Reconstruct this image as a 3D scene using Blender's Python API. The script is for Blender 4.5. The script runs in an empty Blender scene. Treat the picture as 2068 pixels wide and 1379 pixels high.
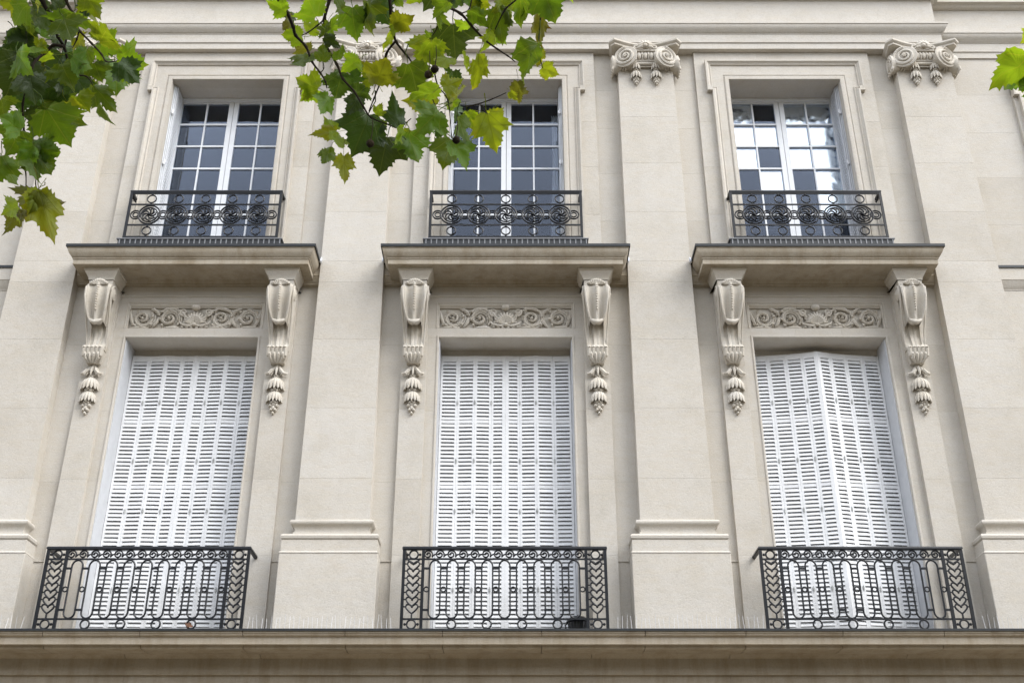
import bpy, math, random
from math import sin, cos, tan, atan, pi, radians, sqrt, atan2
from mathutils import Vector, Matrix, noise
random.seed(7)
S = bpy.context.scene
COL = S.collection

# ------------------------------------------------------------------ camera, sky, sun, exposure
CAMX, CAMY, CAMZ, PITCH, FPX = 0.07, -10.85, 1.6, radians(27.5), 2283.0
cd = bpy.data.cameras.new('camera'); cam = bpy.data.objects.new('camera', cd); COL.objects.link(cam)
cd.sensor_width = 36; cd.lens = FPX / 2068 * 36; cd.clip_end = 2000; cd.clip_start = 0.05
cam.location = (CAMX, CAMY, CAMZ); cam.rotation_euler = (pi / 2 + PITCH, 0, 0)
S.camera = cam
SUN_EL, SUN_AZ = radians(44), radians(56)          # azimuth measured from the facade normal towards the right
W = bpy.data.worlds.new('World'); S.world = W; W.use_nodes = True
nt = W.node_tree; nt.nodes.clear()
sky = nt.nodes.new('ShaderNodeTexSky'); sky.sky_type = 'NISHITA'; sky.sun_disc = False
sky.sun_elevation = SUN_EL; sky.sun_rotation = pi - SUN_AZ; sky.air_density = 1.0; sky.dust_density = 4.0; sky.ozone_density = 1.0
hs = nt.nodes.new('ShaderNodeHueSaturation'); hs.inputs['Saturation'].default_value = 0.45
mx = nt.nodes.new('ShaderNodeMix'); mx.data_type = 'RGBA'; mx.inputs[0].default_value = 0.72
mx.inputs[7].default_value = (8.5, 8.9, 9.75, 1)      # even cloud layer over the clear-sky colour
bg = nt.nodes.new('ShaderNodeBackground'); bg.inputs[1].default_value = 0.10
wo = nt.nodes.new('ShaderNodeOutputWorld')
nt.links.new(sky.outputs[0], hs.inputs['Color']); nt.links.new(hs.outputs[0], mx.inputs[6])
nt.links.new(mx.outputs[2], bg.inputs[0]); nt.links.new(bg.outputs[0], wo.inputs[0])
ld = bpy.data.lights.new('sun', 'SUN'); ld.energy = 1.1; ld.angle = radians(44); ld.color = (1.0, 0.985, 0.955)
sun = bpy.data.objects.new('sun', ld); COL.objects.link(sun)
sd = Vector((sin(SUN_AZ) * cos(SUN_EL), -cos(SUN_AZ) * cos(SUN_EL), sin(SUN_EL)))
sun.rotation_euler = (-sd).to_track_quat('-Z', 'Y').to_euler()
S.view_settings.view_transform = 'Standard'; S.view_settings.look = 'None'
S.view_settings.exposure = 1.48; S.view_settings.gamma = 1; S.view_settings.use_curve_mapping = False
S.render.engine = 'CYCLES'
S.cycles.max_bounces = 8; S.cycles.diffuse_bounces = 5; S.cycles.glossy_bounces = 5; S.cycles.transparent_max_bounces = 12
S.cycles.use_denoising = True

# ------------------------------------------------------------------ materials
def new_mat(name):
    m = bpy.data.materials.new(name); m.use_nodes = True
    t = m.node_tree; t.nodes.clear()
    o = t.nodes.new('ShaderNodeOutputMaterial'); p = t.nodes.new('ShaderNodeBsdfPrincipled')
    t.links.new(p.outputs[0], o.inputs[0])
    return m, t, p, o
def N(t, kind, **kw):
    n = t.nodes.new(kind)
    for k, v in kw.items():
        if k.startswith('i_'): n.inputs[k[2:].replace('_', ' ')].default_value = v
        else: setattr(n, k, v)
    return n
def ramp(t, src, stops):
    r = t.nodes.new('ShaderNodeValToRGB')
    e = r.color_ramp.elements
    while len(e) < len(stops): e.new(0.5)
    for i, (p, c) in enumerate(stops):
        e[i].position = p; e[i].color = (*c, 1) if len(c) == 3 else c
    t.links.new(src, r.inputs[0]); return r
def mixc(t, fac, a, b, mode='MIX'):
    m = t.nodes.new('ShaderNodeMix'); m.data_type = 'RGBA'; m.blend_type = mode
    for v, i in ((fac, 0), (a, 6), (b, 7)):
        if hasattr(v, 'is_linked') or hasattr(v, 'node'): t.links.new(v, m.inputs[i])
        else: m.inputs[i].default_value = v if i == 0 else (*v, 1)
    return m.outputs[2]

def stone(name, base, var=0.05, dirt=0.0, bump=0.35):
    m, t, p, o = new_mat(name)
    tc = N(t, 'ShaderNodeTexCoord'); geo = N(t, 'ShaderNodeNewGeometry'); oi = N(t, 'ShaderNodeObjectInfo')
    pos = geo.outputs['Position']
    mp = N(t, 'ShaderNodeMapping'); t.links.new(pos, mp.inputs[0]); mp.inputs['Scale'].default_value = (1, 1, 1)
    big = N(t, 'ShaderNodeTexNoise', i_Scale=1.7, i_Detail=5.0, i_Roughness=0.62); t.links.new(mp.outputs[0], big.inputs['Vector'])
    st = N(t, 'ShaderNodeMapping'); t.links.new(pos, st.inputs[0]); st.inputs['Scale'].default_value = (3.2, 3.2, 15)
    strat = N(t, 'ShaderNodeTexNoise', i_Scale=1.6, i_Detail=6.0, i_Roughness=0.65); t.links.new(st.outputs[0], strat.inputs['Vector'])
    fine = N(t, 'ShaderNodeTexNoise', i_Scale=75.0, i_Detail=3.0, i_Roughness=0.7); t.links.new(pos, fine.inputs['Vector'])
    b = Vector(base)
    lo = tuple(Vector((b.x * (1 - var * 2.0), b.y * (1 - var * 2.2), b.z * (1 - var * 2.7)))); hi = tuple(b * (1 + var)); warm = (b.x * 1.0, b.y * 0.955, b.z * 0.87)
    c = ramp(t, big.outputs[0], [(0.28, lo), (0.5, tuple(b)), (0.74, hi)]).outputs[0]
    wr = ramp(t, strat.outputs[0], [(0.42, (0, 0, 0)), (0.72, (1, 1, 1))])
    c = mixc(t, N(t, 'ShaderNodeMath', operation='MULTIPLY', i_Value=0.4).outputs[0], c, warm)
    # the multiply node above is fed by the strata mask
    mul = [n for n in t.nodes if n.type == 'MATH'][-1]; t.links.new(wr.outputs[0], mul.inputs[0]); mul.inputs[1].default_value = 0.55
    mot = N(t, 'ShaderNodeTexNoise', i_Scale=11.0, i_Detail=7.0, i_Roughness=0.78); t.links.new(pos, mot.inputs['Vector'])
    c = mixc(t, 1.0, c, ramp(t, mot.outputs[0], [(0.25, (0.93, 0.915, 0.895)), (0.5, (1, 1, 1)), (0.75, (1.035, 1.04, 1.045))]).outputs[0], 'MULTIPLY')
    sp = ramp(t, fine.outputs[0], [(0.25, (0.74, 0.73, 0.71)), (0.5, (1, 1, 1)), (0.8, (1.06, 1.06, 1.06))]).outputs[0]
    c = mixc(t, 0.6, c, sp, 'MULTIPLY')
    rnd = ramp(t, oi.outputs['Random'], [(0, (0.94, 0.93, 0.915)), (0.5, (1, 0.995, 0.985)), (1, (1.03, 1.035, 1.045))]).outputs[0]
    c = mixc(t, 0.8, c, rnd, 'MULTIPLY')
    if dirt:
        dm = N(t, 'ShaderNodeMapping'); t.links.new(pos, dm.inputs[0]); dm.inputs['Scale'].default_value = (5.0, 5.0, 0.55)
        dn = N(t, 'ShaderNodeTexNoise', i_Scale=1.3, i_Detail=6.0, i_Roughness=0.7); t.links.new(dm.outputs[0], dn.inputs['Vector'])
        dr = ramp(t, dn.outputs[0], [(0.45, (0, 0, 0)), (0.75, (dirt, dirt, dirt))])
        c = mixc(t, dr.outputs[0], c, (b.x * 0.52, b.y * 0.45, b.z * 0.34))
    t.links.new(c, p.inputs['Base Color']); p.inputs['Roughness'].default_value = 0.9
    p.inputs['Specular IOR Level'].default_value = 0.2
    mm = N(t, 'ShaderNodeMapping'); t.links.new(pos, mm.inputs[0]); mm.inputs['Scale'].default_value = (1, 1, 1.7)
    pn = N(t, 'ShaderNodeTexNoise', i_Scale=26.0, i_Detail=6.0, i_Roughness=0.75); t.links.new(mm.outputs[0], pn.inputs['Vector'])
    pit = ramp(t, pn.outputs[0], [(0.33, (0, 0, 0)), (0.5, (0.85, 0.85, 0.85)), (0.75, (1, 1, 1))])
    hgt = mixc(t, 0.45, pit.outputs[0], fine.outputs[0])
    bp = N(t, 'ShaderNodeBump', i_Strength=bump, i_Distance=0.006); t.links.new(hgt, bp.inputs['Height']); t.links.new(bp.outputs[0], p.inputs['Normal'])
    return m

def paint(name, base, rough=0.45, wear=0.04, metallic=0.0, bump=0.0, spec=0.5):
    m, t, p, o = new_mat(name)
    geo = N(t, 'ShaderNodeNewGeometry'); oi = N(t, 'ShaderNodeObjectInfo')
    n = N(t, 'ShaderNodeTexNoise', i_Scale=9.0, i_Detail=5.0, i_Roughness=0.7); t.links.new(geo.outputs['Position'], n.inputs['Vector'])
    b = Vector(base)
    c = ramp(t, n.outputs[0], [(0.3, tuple(b * (1 - wear * 2))), (0.6, tuple(b)), (0.8, tuple(b * (1 + wear)))]).outputs[0]
    r = ramp(t, oi.outputs['Random'], [(0, (1 - wear,) * 3), (1, (1, 1, 1))]).outputs[0]
    c = mixc(t, 1.0, c, r, 'MULTIPLY')
    t.links.new(c, p.inputs['Base Color']); p.inputs['Roughness'].default_value = rough; p.inputs['Metallic'].default_value = metallic
    p.inputs['Specular IOR Level'].default_value = spec
    if bump:
        n2 = N(t, 'ShaderNodeTexNoise', i_Scale=60.0, i_Detail=3.0); t.links.new(geo.outputs['Position'], n2.inputs['Vector'])
        bp = N(t, 'ShaderNodeBump', i_Strength=bump, i_Distance=0.003); t.links.new(n2.outputs[0], bp.inputs['Height']); t.links.new(bp.outputs[0], p.inputs['Normal'])
    return m

M_STONE = stone('limestone', (0.515, 0.487, 0.440), 0.05, bump=0.36)
M_CARVE = stone('carved_limestone', (0.55, 0.518, 0.462), 0.05, bump=0.5)
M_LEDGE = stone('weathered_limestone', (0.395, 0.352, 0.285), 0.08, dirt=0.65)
M_SHUT = paint('shutter_paint', (0.78, 0.79, 0.80), 0.5, 0.045)
M_FRAME = paint('window_paint', (0.72, 0.74, 0.765), 0.4, 0.03)
M_GREYP = paint('grey_reveal_paint', (0.56, 0.575, 0.60), 0.5, 0.05)
M_IRON = paint('black_iron', (0.0048, 0.0062, 0.0095), 0.40, 0.25, bump=0.3, spec=0.35)
M_ZINC = paint('dark_zinc', (0.022, 0.025, 0.028), 0.5, 0.2, metallic=0.2)
M_ZINC2 = paint('pale_sealant', (0.62, 0.64, 0.68), 0.5, 0.05)
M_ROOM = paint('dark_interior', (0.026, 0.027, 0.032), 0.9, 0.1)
M_CURT = paint('curtain_cloth', (0.55, 0.57, 0.60), 0.9, 0.05)
M_BARK = paint('twig_bark', (0.035, 0.026, 0.017), 0.85, 0.25, bump=0.6, spec=0.2)
M_SPIKE = paint('clear_spike_plastic', (0.62, 0.62, 0.63), 0.25, 0.05)
M_SEED = paint('seed_ball_brown', (0.035, 0.026, 0.014), 0.9, 0.4, bump=1.0, spec=0.1)
M_PAVE = stone('paving_stone', (0.21, 0.17, 0.115), 0.1)
M_ROAD = stone('asphalt', (0.055, 0.055, 0.056), 0.15)
M_KERB = stone('granite_kerb', (0.25, 0.25, 0.25), 0.1)
M_POT = paint('dark_pot_glaze', (0.014, 0.017, 0.022), 0.3, 0.2)
M_DRY = paint('dry_brown_leaf', (0.16, 0.065, 0.028), 0.8, 0.3)

M_HEDGE = paint('distant_foliage', (0.045, 0.07, 0.02), 0.8, 0.3)
def glass_mat():
    m, t, p, o = new_mat('window_glass'); t.nodes.remove(p)
    fr = N(t, 'ShaderNodeFresnel', i_IOR=1.42); tr = N(t, 'ShaderNodeBsdfTransparent'); gl = N(t, 'ShaderNodeBsdfGlossy', i_Roughness=0.015)
    tr.inputs[0].default_value = (0.92, 0.94, 0.95, 1); gl.inputs[0].default_value = (0.72, 0.81, 1.0, 1)
    geo = N(t, 'ShaderNodeNewGeometry')
    n = N(t, 'ShaderNodeTexNoise', i_Scale=3.5, i_Detail=1.0); t.links.new(geo.outputs['Position'], n.inputs['Vector'])
    bp = N(t, 'ShaderNodeBump', i_Strength=0.10, i_Distance=0.02); t.links.new(n.outputs[0], bp.inputs['Height']); t.links.new(bp.outputs[0], gl.inputs['Normal'])
    mi = N(t, 'ShaderNodeMixShader'); t.links.new(fr.outputs[0], mi.inputs[0]); t.links.new(tr.outputs[0], mi.inputs[1]); t.links.new(gl.outputs[0], mi.inputs[2])
    t.links.new(mi.outputs[0], o.inputs[0]); return m
M_GLASS = glass_mat()
def foil_mat():
    m, t, p, o = new_mat('reflective_foil')
    p.inputs['Base Color'].default_value = (0.96, 0.97, 0.97, 1); p.inputs['Metallic'].default_value = 1.0; p.inputs['Roughness'].default_value = 0.16
    return m
M_FOIL = foil_mat()

def leaf_mat(name, base, edge, vein, trans=0.5, brown=0.0):
    m, t, p, o = new_mat(name)
    tc = N(t, 'ShaderNodeTexCoord'); oi = N(t, 'ShaderNodeObjectInfo'); sx = N(t, 'ShaderNodeSeparateXYZ')
    t.links.new(tc.outputs['Object'], sx.inputs[0])
    def mth(op, a, b=None):
        n = N(t, 'ShaderNodeMath', operation=op)
        for v, i in ((a, 0), (b, 1)):
            if v is None: continue
            if isinstance(v, (int, float)): n.inputs[i].default_value = v
            else: t.links.new(v, n.inputs[i])
        return n.outputs[0]
    ax = mth('ABSOLUTE', sx.outputs[0]); y = sx.outputs[1]
    d = None
    for a in (0.0, 0.72, 1.38):
        da = mth('ABSOLUTE', mth('SUBTRACT', mth('MULTIPLY', ax, cos(a)), mth('MULTIPLY', y, sin(a))))
        d = da if d is None else mth('MINIMUM', d, da)
    # side veins: slanted stripes
    sv = mth('ABSOLUTE', mth('SINE', mth('MULTIPLY', mth('SUBTRACT', y, mth('MULTIPLY', ax, 0.75)), 26.0)))
    vm = mth('MAXIMUM', mth('SUBTRACT', 1.0, mth('MULTIPLY', d, 70.0)), mth('MULTIPLY', mth('SUBTRACT', 1.0, mth('MULTIPLY', sv, 9.0)), 0.5))
    vm = mth('MAXIMUM', vm, 0.0)
    r2 = mth('SQRT', mth('ADD', mth('MULTIPLY', ax, ax), mth('POWER', mth('SUBTRACT', y, 0.30), 2.0)))
    nz = N(t, 'ShaderNodeTexNoise', i_Scale=5.0, i_Detail=5.0, i_Roughness=0.7)
    off = N(t, 'ShaderNodeVectorMath', operation='ADD'); t.links.new(tc.outputs['Object'], off.inputs[0])
    cmb = N(t, 'ShaderNodeCombineXYZ'); t.links.new(mth('MULTIPLY', oi.outputs['Random'], 40.0), cmb.inputs[2]); t.links.new(cmb.outputs[0], off.inputs[1])
    t.links.new(off.outputs[0], nz.inputs['Vector'])
    em = mth('ADD', mth('MULTIPLY', mth('SUBTRACT', r2, 0.45), 1.6), mth('MULTIPLY', mth('SUBTRACT', nz.outputs[0], 0.5), 2.4))
    er = ramp(t, em, [(0.0, (0, 0, 0)), (0.75, (1, 1, 1))])
    c = mixc(t, er.outputs[0], base, edge)
    if brown:
        br = ramp(t, em, [(0.75 - brown * 0.5, (0, 0, 0)), (1.0 - brown * 0.45, (1, 1, 1))])
        c = mixc(t, br.outputs[0], c, (0.10, 0.05, 0.015))
    hv = N(t, 'ShaderNodeHueSaturation'); t.links.new(c, hv.inputs['Color'])
    t.links.new(mth('ADD', mth('MULTIPLY', oi.outputs['Random'], 0.5), 0.72), hv.inputs['Value'])
    t.links.new(mth('ADD', mth('MULTIPLY', oi.outputs['Random'], 0.03), 0.485), hv.inputs['Hue'])
    c = mixc(t, mth('MULTIPLY', vm, 0.6), hv.outputs[0], vein)
    t.links.new(c, p.inputs['Base Color']); p.inputs['Roughness'].default_value = 0.42; p.inputs['Specular IOR Level'].default_value = 0.4
    bp = N(t, 'ShaderNodeBump', i_Strength=0.5, i_Distance=0.02)
    t.links.new(mth('SUBTRACT', mth('MULTIPLY', nz.outputs[0], 0.5), mth('MULTIPLY', vm, 0.25)), bp.inputs['Height']); t.links.new(bp.outputs[0], p.inputs['Normal'])
    tl = N(t, 'ShaderNodeBsdfTranslucent'); tcx = mixc(t, 1.0, c, (2.0, 1.75, 0.55), 'MULTIPLY'); t.links.new(tcx, tl.inputs[0])
    mi = N(t, 'ShaderNodeMixShader', i_Fac=trans); t.links.new(p.outputs[0], mi.inputs[1]); t.links.new(tl.outputs[0], mi.inputs[2])
    t.links.new(mi.outputs[0], o.inputs[0]); return m
M_LEAF = {
    'g': leaf_mat('leaf_green', (0.066, 0.121, 0.012), (0.089, 0.134, 0.014), (0.137, 0.168, 0.037), 0.55),
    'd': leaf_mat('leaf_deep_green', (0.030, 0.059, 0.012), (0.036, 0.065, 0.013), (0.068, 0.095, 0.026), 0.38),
    'l': leaf_mat('leaf_light_green', (0.112, 0.177, 0.014), (0.148, 0.179, 0.017), (0.194, 0.213, 0.042), 0.60),
    'y': leaf_mat('leaf_yellowing', (0.154, 0.202, 0.017), (0.194, 0.185, 0.019), (0.080, 0.095, 0.017), 0.58, 0.3),
    'b': leaf_mat('leaf_browning', (0.085, 0.095, 0.017), (0.085, 0.062, 0.014), (0.068, 0.056, 0.014), 0.42, 0.6),
}

# ------------------------------------------------------------------ mesh helpers: x across, p out of the wall, z up
class MB:
    def __init__(s): s.v = []; s.f = []
    def add(s, vs, fs):
        k = len(s.v); s.v += vs; s.f += [tuple(i + k for i in f) for f in fs]
    def box(s, x0, x1, p0, p1, z0, z1):
        vs = [(x, -p, z) for z in (z0, z1) for p in (p0, p1) for x in (x0, x1)]
        s.add(vs, [(0, 1, 3, 2), (4, 6, 7, 5), (0, 2, 6, 4), (1, 5, 7, 3), (2, 3, 7, 6), (0, 4, 5, 1)])
        return s
    def block(s, xa0, xb0, xa1, xb1, p0, p1, pb, z0, z1, c=0.0009):   # tapering ashlar with chamfered front arrises
        def ring(z, xa, xb, p): return [(xa, -p, z), (xb, -p, z)]
        f = [(xa0 + c, -p0, z0 + c), (xb0 - c, -p0, z0 + c), (xb1 - c, -p1, z1 - c), (xa1 + c, -p1, z1 - c)]
        m = [(xa0, -p0 + c, z0), (xb0, -p0 + c, z0), (xb1, -p1 + c, z1), (xa1, -p1 + c, z1)]
        b = [(xa0, -pb, z0), (xb0, -pb, z0), (xb1, -pb, z1), (xa1, -pb, z1)]
        fs = [(0, 1, 2, 3)]
        for i in range(4):
            j = (i + 1) % 4; fs += [(i, 4 + i, 4 + j, j), (4 + i, 8 + i, 8 + j, 4 + j)]
        s.add(f + m + b, fs); return s
    def sweep(s, path, prof, fn, closed_prof=False, cap=True, closed=False):
        n = len(path); ms = []
        for i in range(n):
            P = Vector(path[i])
            d0 = (P - Vector(path[i - 1])).normalized() if (i > 0 or closed) else None
            d1 = (Vector(path[(i + 1) % n]) - P).normalized() if (i < n - 1 or closed) else None
            if d0 is None: d0 = d1
            if d1 is None: d1 = d0
            n0 = Vector((-d0.y, d0.x)); n1 = Vector((-d1.y, d1.x)); k = 1 + n0.dot(n1)
            ms.append((P, (n0 + n1) / max(k, 0.2)))
        m = len(prof); vs = []
        for P, N_ in ms:
            for o, c in prof:
                q = P + N_ * o; vs.append(fn(q.x, q.y, c))
        fs = []
        for i in range(n if closed else n - 1):
            j0 = i * m; j1 = ((i + 1) % n) * m
            for k in range(m if closed_prof else m - 1):
                k2 = (k + 1) % m; fs.append((j0 + k, j1 + k, j1 + k2, j0 + k2))
        if cap and not closed:
            fs.append(tuple(range(m))); fs.append(tuple(range((n - 1) * m, n * m))[::-1])
        s.add(vs, fs); return s
    def tube(s, pts, r, seg=8, cap=True, closed=False, flat=1.0, up=None):
        pts = [Vector(p) for p in pts]; n = len(pts)
        rs = r if isinstance(r, (list, tuple)) else [r] * n
        vs = []; prev = None
        for i, P in enumerate(pts):
            a = pts[i - 1] if (i > 0 or closed) else P; b = pts[(i + 1) % n] if (i < n - 1 or closed) else P
            d = (b - a)
            d = d.normalized() if d.length > 1e-9 else Vector((0, 0, 1))
            if prev is None:
                u = up or (Vector((0, 1, 0)) if abs(d.y) < 0.9 else Vector((1, 0, 0)))
                u = (u - d * u.dot(d)).normalized()
            else:
                u = prev - d * prev.dot(d); u = u.normalized() if u.length > 1e-6 else Vector((0, 1, 0))
            prev = u; w = d.cross(u)
            for k in range(seg):
                t = 2 * pi * k / seg; vs.append(tuple(P + u * cos(t) * rs[i] * flat + w * sin(t) * rs[i]))
        fs = []
        for i in range(n if closed else n - 1):
            for k in range(seg):
                k2 = (k + 1) % seg; a = i * seg; b = ((i + 1) % n) * seg
                fs.append((a + k, a + k2, b + k2, b + k))
        if cap and not closed:
            fs.append(tuple(range(seg))[::-1]); fs.append(tuple(range((n - 1) * seg, n * seg)))
        s.add(vs, fs); return s
    def ring(s, x, p, z, R, r, n=20, seg=6, sz=1.0):
        return s.tube([(x + R * cos(2 * pi * k / n), -p, z + R * sz * sin(2 * pi * k / n)) for k in range(n)], r, seg, closed=True)
    def ball(s, x, p, z, rx, rp=None, rz=None, n=8, m=6, rot=None):
        rp = rp or rx; rz = rz or rx; vs = []; fs = []
        for i in range(m + 1):
            a = pi * i / m
            for k in range(n):
                b = 2 * pi * k / n; q = Vector((rx * sin(a) * cos(b), -rp * sin(a) * sin(b), rz * cos(a)))
                if rot: q = rot @ q
                vs.append((x + q.x, -p + q.y, z + q.z))
        for i in range(m):
            for k in range(n):
                k2 = (k + 1) % n; fs.append((i * n + k, (i + 1) * n + k, (i + 1) * n + k2, i * n + k2))
        s.add(vs, fs); return s
    def grid(s, rows):
        m = len(rows[0]); vs = [v for r in rows for v in r]; fs = []
        for i in range(len(rows) - 1):
            for k in range(m - 1): fs.append((i * m + k, i * m + k + 1, (i + 1) * m + k + 1, (i + 1) * m + k))
        s.add(vs, fs); return s
    def mesh(s, name, mat, angle=38):
        me = bpy.data.meshes.new(name); me.from_pydata(s.v, [], s.f); me.materials.append(mat)
        me.polygons.foreach_set('use_smooth', [True] * len(me.polygons)); me.set_sharp_from_angle(angle=radians(angle)); me.update()
        return me
HZ = lambda a, b, c: (a, -b, c)      # path in plan (x,p), profile height z
FR = lambda a, b, c: (a, -c, b)      # path in elevation (x,z), profile depth p

def link(name, data, parent=None, loc=(0, 0, 0), rot=(0, 0, 0), scale=(1, 1, 1)):
    o = bpy.data.objects.new(name, data); COL.objects.link(o); o.parent = parent
    o.location = loc; o.rotation_euler = rot; o.scale = scale; return o
def obj(name, mb, mat, parent=None, loc=(0, 0, 0), angle=38, **kw):
    return link(name, mb.mesh(name, mat, angle), parent, loc, **kw)
def tag(o, label=None, cat=None, group=None, kind=None):
    for k, v in (('label', label), ('category', cat), ('group', group), ('kind', kind)):
        if v: o[k] = v
    return o
def thing(name, label, cat, loc=(0, 0, 0), group=None):
    return tag(link(name, None, None, loc), label, cat, group)
def dup(o, parent=None, loc=None):
    c = o.copy(); COL.objects.link(c); c.parent = parent
    if loc is not None: c.location = loc
    for ch in list(o.children): dup(ch, c)
    return c
def at(x, y, r):                     # a point r metres from the camera in the direction of a photograph pixel
    u, v = (x - 1034) / FPX, (689.5 - y) / FPX
    d = Vector((u, cos(PITCH) - v * sin(PITCH), sin(PITCH) + v * cos(PITCH))).normalized()
    return Vector((CAMX, CAMY, CAMZ)) + d * r

# ------------------------------------------------------------------ ground
def ground():
    g = MB(); g.box(-400, 400, -400, 400, -0.6, -0.154); tag(obj('ground', g, M_PAVE), kind='structure')
    r = MB(); r.box(-400, 400, 4.6, 14, -0.153, -0.13); tag(obj('road', r, M_ROAD), kind='structure')
    k = MB(); k.box(-400, 400, 4.4, 4.6, -0.15, 0.004); tag(obj('kerb', k, M_KERB), kind='structure')
    q = MB(); q.box(-400, 400, 0.0, 4.398, -0.15, 0.0); tag(obj('pavement', q, M_PAVE), kind='structure')
    q = MB(); q.box(-400, 400, 14, 40, -0.15, 0.0); tag(obj('pavement', q, M_PAVE), kind='structure')
ground()
def added_treeline():                          # unseen trees behind the camera, added to block low sky and darken the soffits
    rn = random.Random(3); m = MB(); t = MB()
    for i in range(26):
        x = -62 + i * 5 + rn.uniform(-1, 1); y = 36 + rn.uniform(-2, 2)
        t.tube([(x, -y, -0.1), (x + .2, -y, 3), (x, -y, 7)], [0.4, 0.3, 0.22], 8)
        for k in range(3):
            k0 = len(m.v); m.ball(0, 0, 0, rn.uniform(2.8, 3.8), rn.uniform(2.5, 3.4), rn.uniform(3, 4), 14, 10); c = Vector((x + rn.uniform(-1.8, 1.8), -y + rn.uniform(-1, 1), 5.5 + k * 3.2))
            for j in range(k0, len(m.v)):
                v = Vector(m.v[j]); m.v[j] = tuple(c + v * (1 + 0.28 * noise.noise(v * 0.9 + c)))
    o = tag(obj('added_treeline', m, M_HEDGE), kind='stuff'); obj('trunk', t, M_BARK, o)
added_treeline()

# ------------------------------------------------------------------ the building
B = thing('building', 'pale limestone town house facade with pilasters, carved consoles and tall windows', 'building')
BAYS = (-3.4, 0.0, 3.4); PIL = (-5.1, -1.7, 1.7, 5.1)
Z0, ZS, ZA = 4.031, 8.182, 11.271        # ledge top, balcony slab top, underside of the architrave
LC = [4.035, 4.812, 5.64, 6.42, 7.203, 7.914, 8.19]
UC = [8.19, 8.80, 9.46, 10.12, 10.70, ZA]
def wing_sign(x): return -1 if x < 0 else 1

wall = MB()
XS = [-12.0]
for b in BAYS: XS += [b - 1.02, b + 1.02]
XS += [12.0]
for i in range(0, 8, 2):                  # solid wall between the bays, set behind the facing stones
    xa, xb = XS[i], XS[i + 1]
    if i == 0: wall.box(-5.42, xb, -0.75, -0.02, 3.4, 12.3); wall.box(-12, -5.42, -0.75, -0.12, 3.4, 12.3)
    elif i == 6: wall.box(xa, 5.42, -0.75, -0.02, 3.4, 12.3); wall.box(5.42, 12, -0.75, -0.12, 3.4, 12.3)
    else: wall.box(xa, xb, -0.75, -0.02, 3.4, 12.3)
for b in BAYS:
    wall.box(b - 1.02, b + 1.02, -0.75, -0.04, 7.75, 8.30)
    wall.box(b - 1.02, b + 1.02, -0.75, -0.02, 10.90, 12.3)
    wall.box(b - 1.02, b + 1.02, -0.75, -0.06, 3.4, 4.0)
    for s in (-1, 1):
        wall.box(b + s * 0.76 if s > 0 else b - 1.02, b + 1.02 if s > 0 else b - 0.76, -0.75, -0.03, 4.0, 7.75)
        wall.box(b + s * 0.74 if s > 0 else b - 1.02, b + 1.02 if s > 0 else b - 0.74, -0.75, -0.02, 8.30, 10.90)
wall.box(-12, 12, -0.75, 0.10, -0.15, 3.5)
wall.box(-12, 12, -9.0, -8.8, -0.15, 15.0); wall.box(-12, 12, -8.8, -0.02, 12.3, 15.0)
wall.box(-12, -11.9, -8.8, -0.75, -0.15, 12.3); wall.box(11.9, 12, -8.8, -0.75, -0.15, 12.3)
W_ = obj('wall', wall, M_STONE, B)

def courses(parent, xa, xb, p, zs, back=-0.03, gap=0.0003):
    for z0, z1 in zip(zs, zs[1:]):
        obj('stone_block', MB().block(xa + gap, xb - gap, xa + gap, xb - gap, p, p, back, z0 + gap, z1 - gap), M_STONE, parent)

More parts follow.
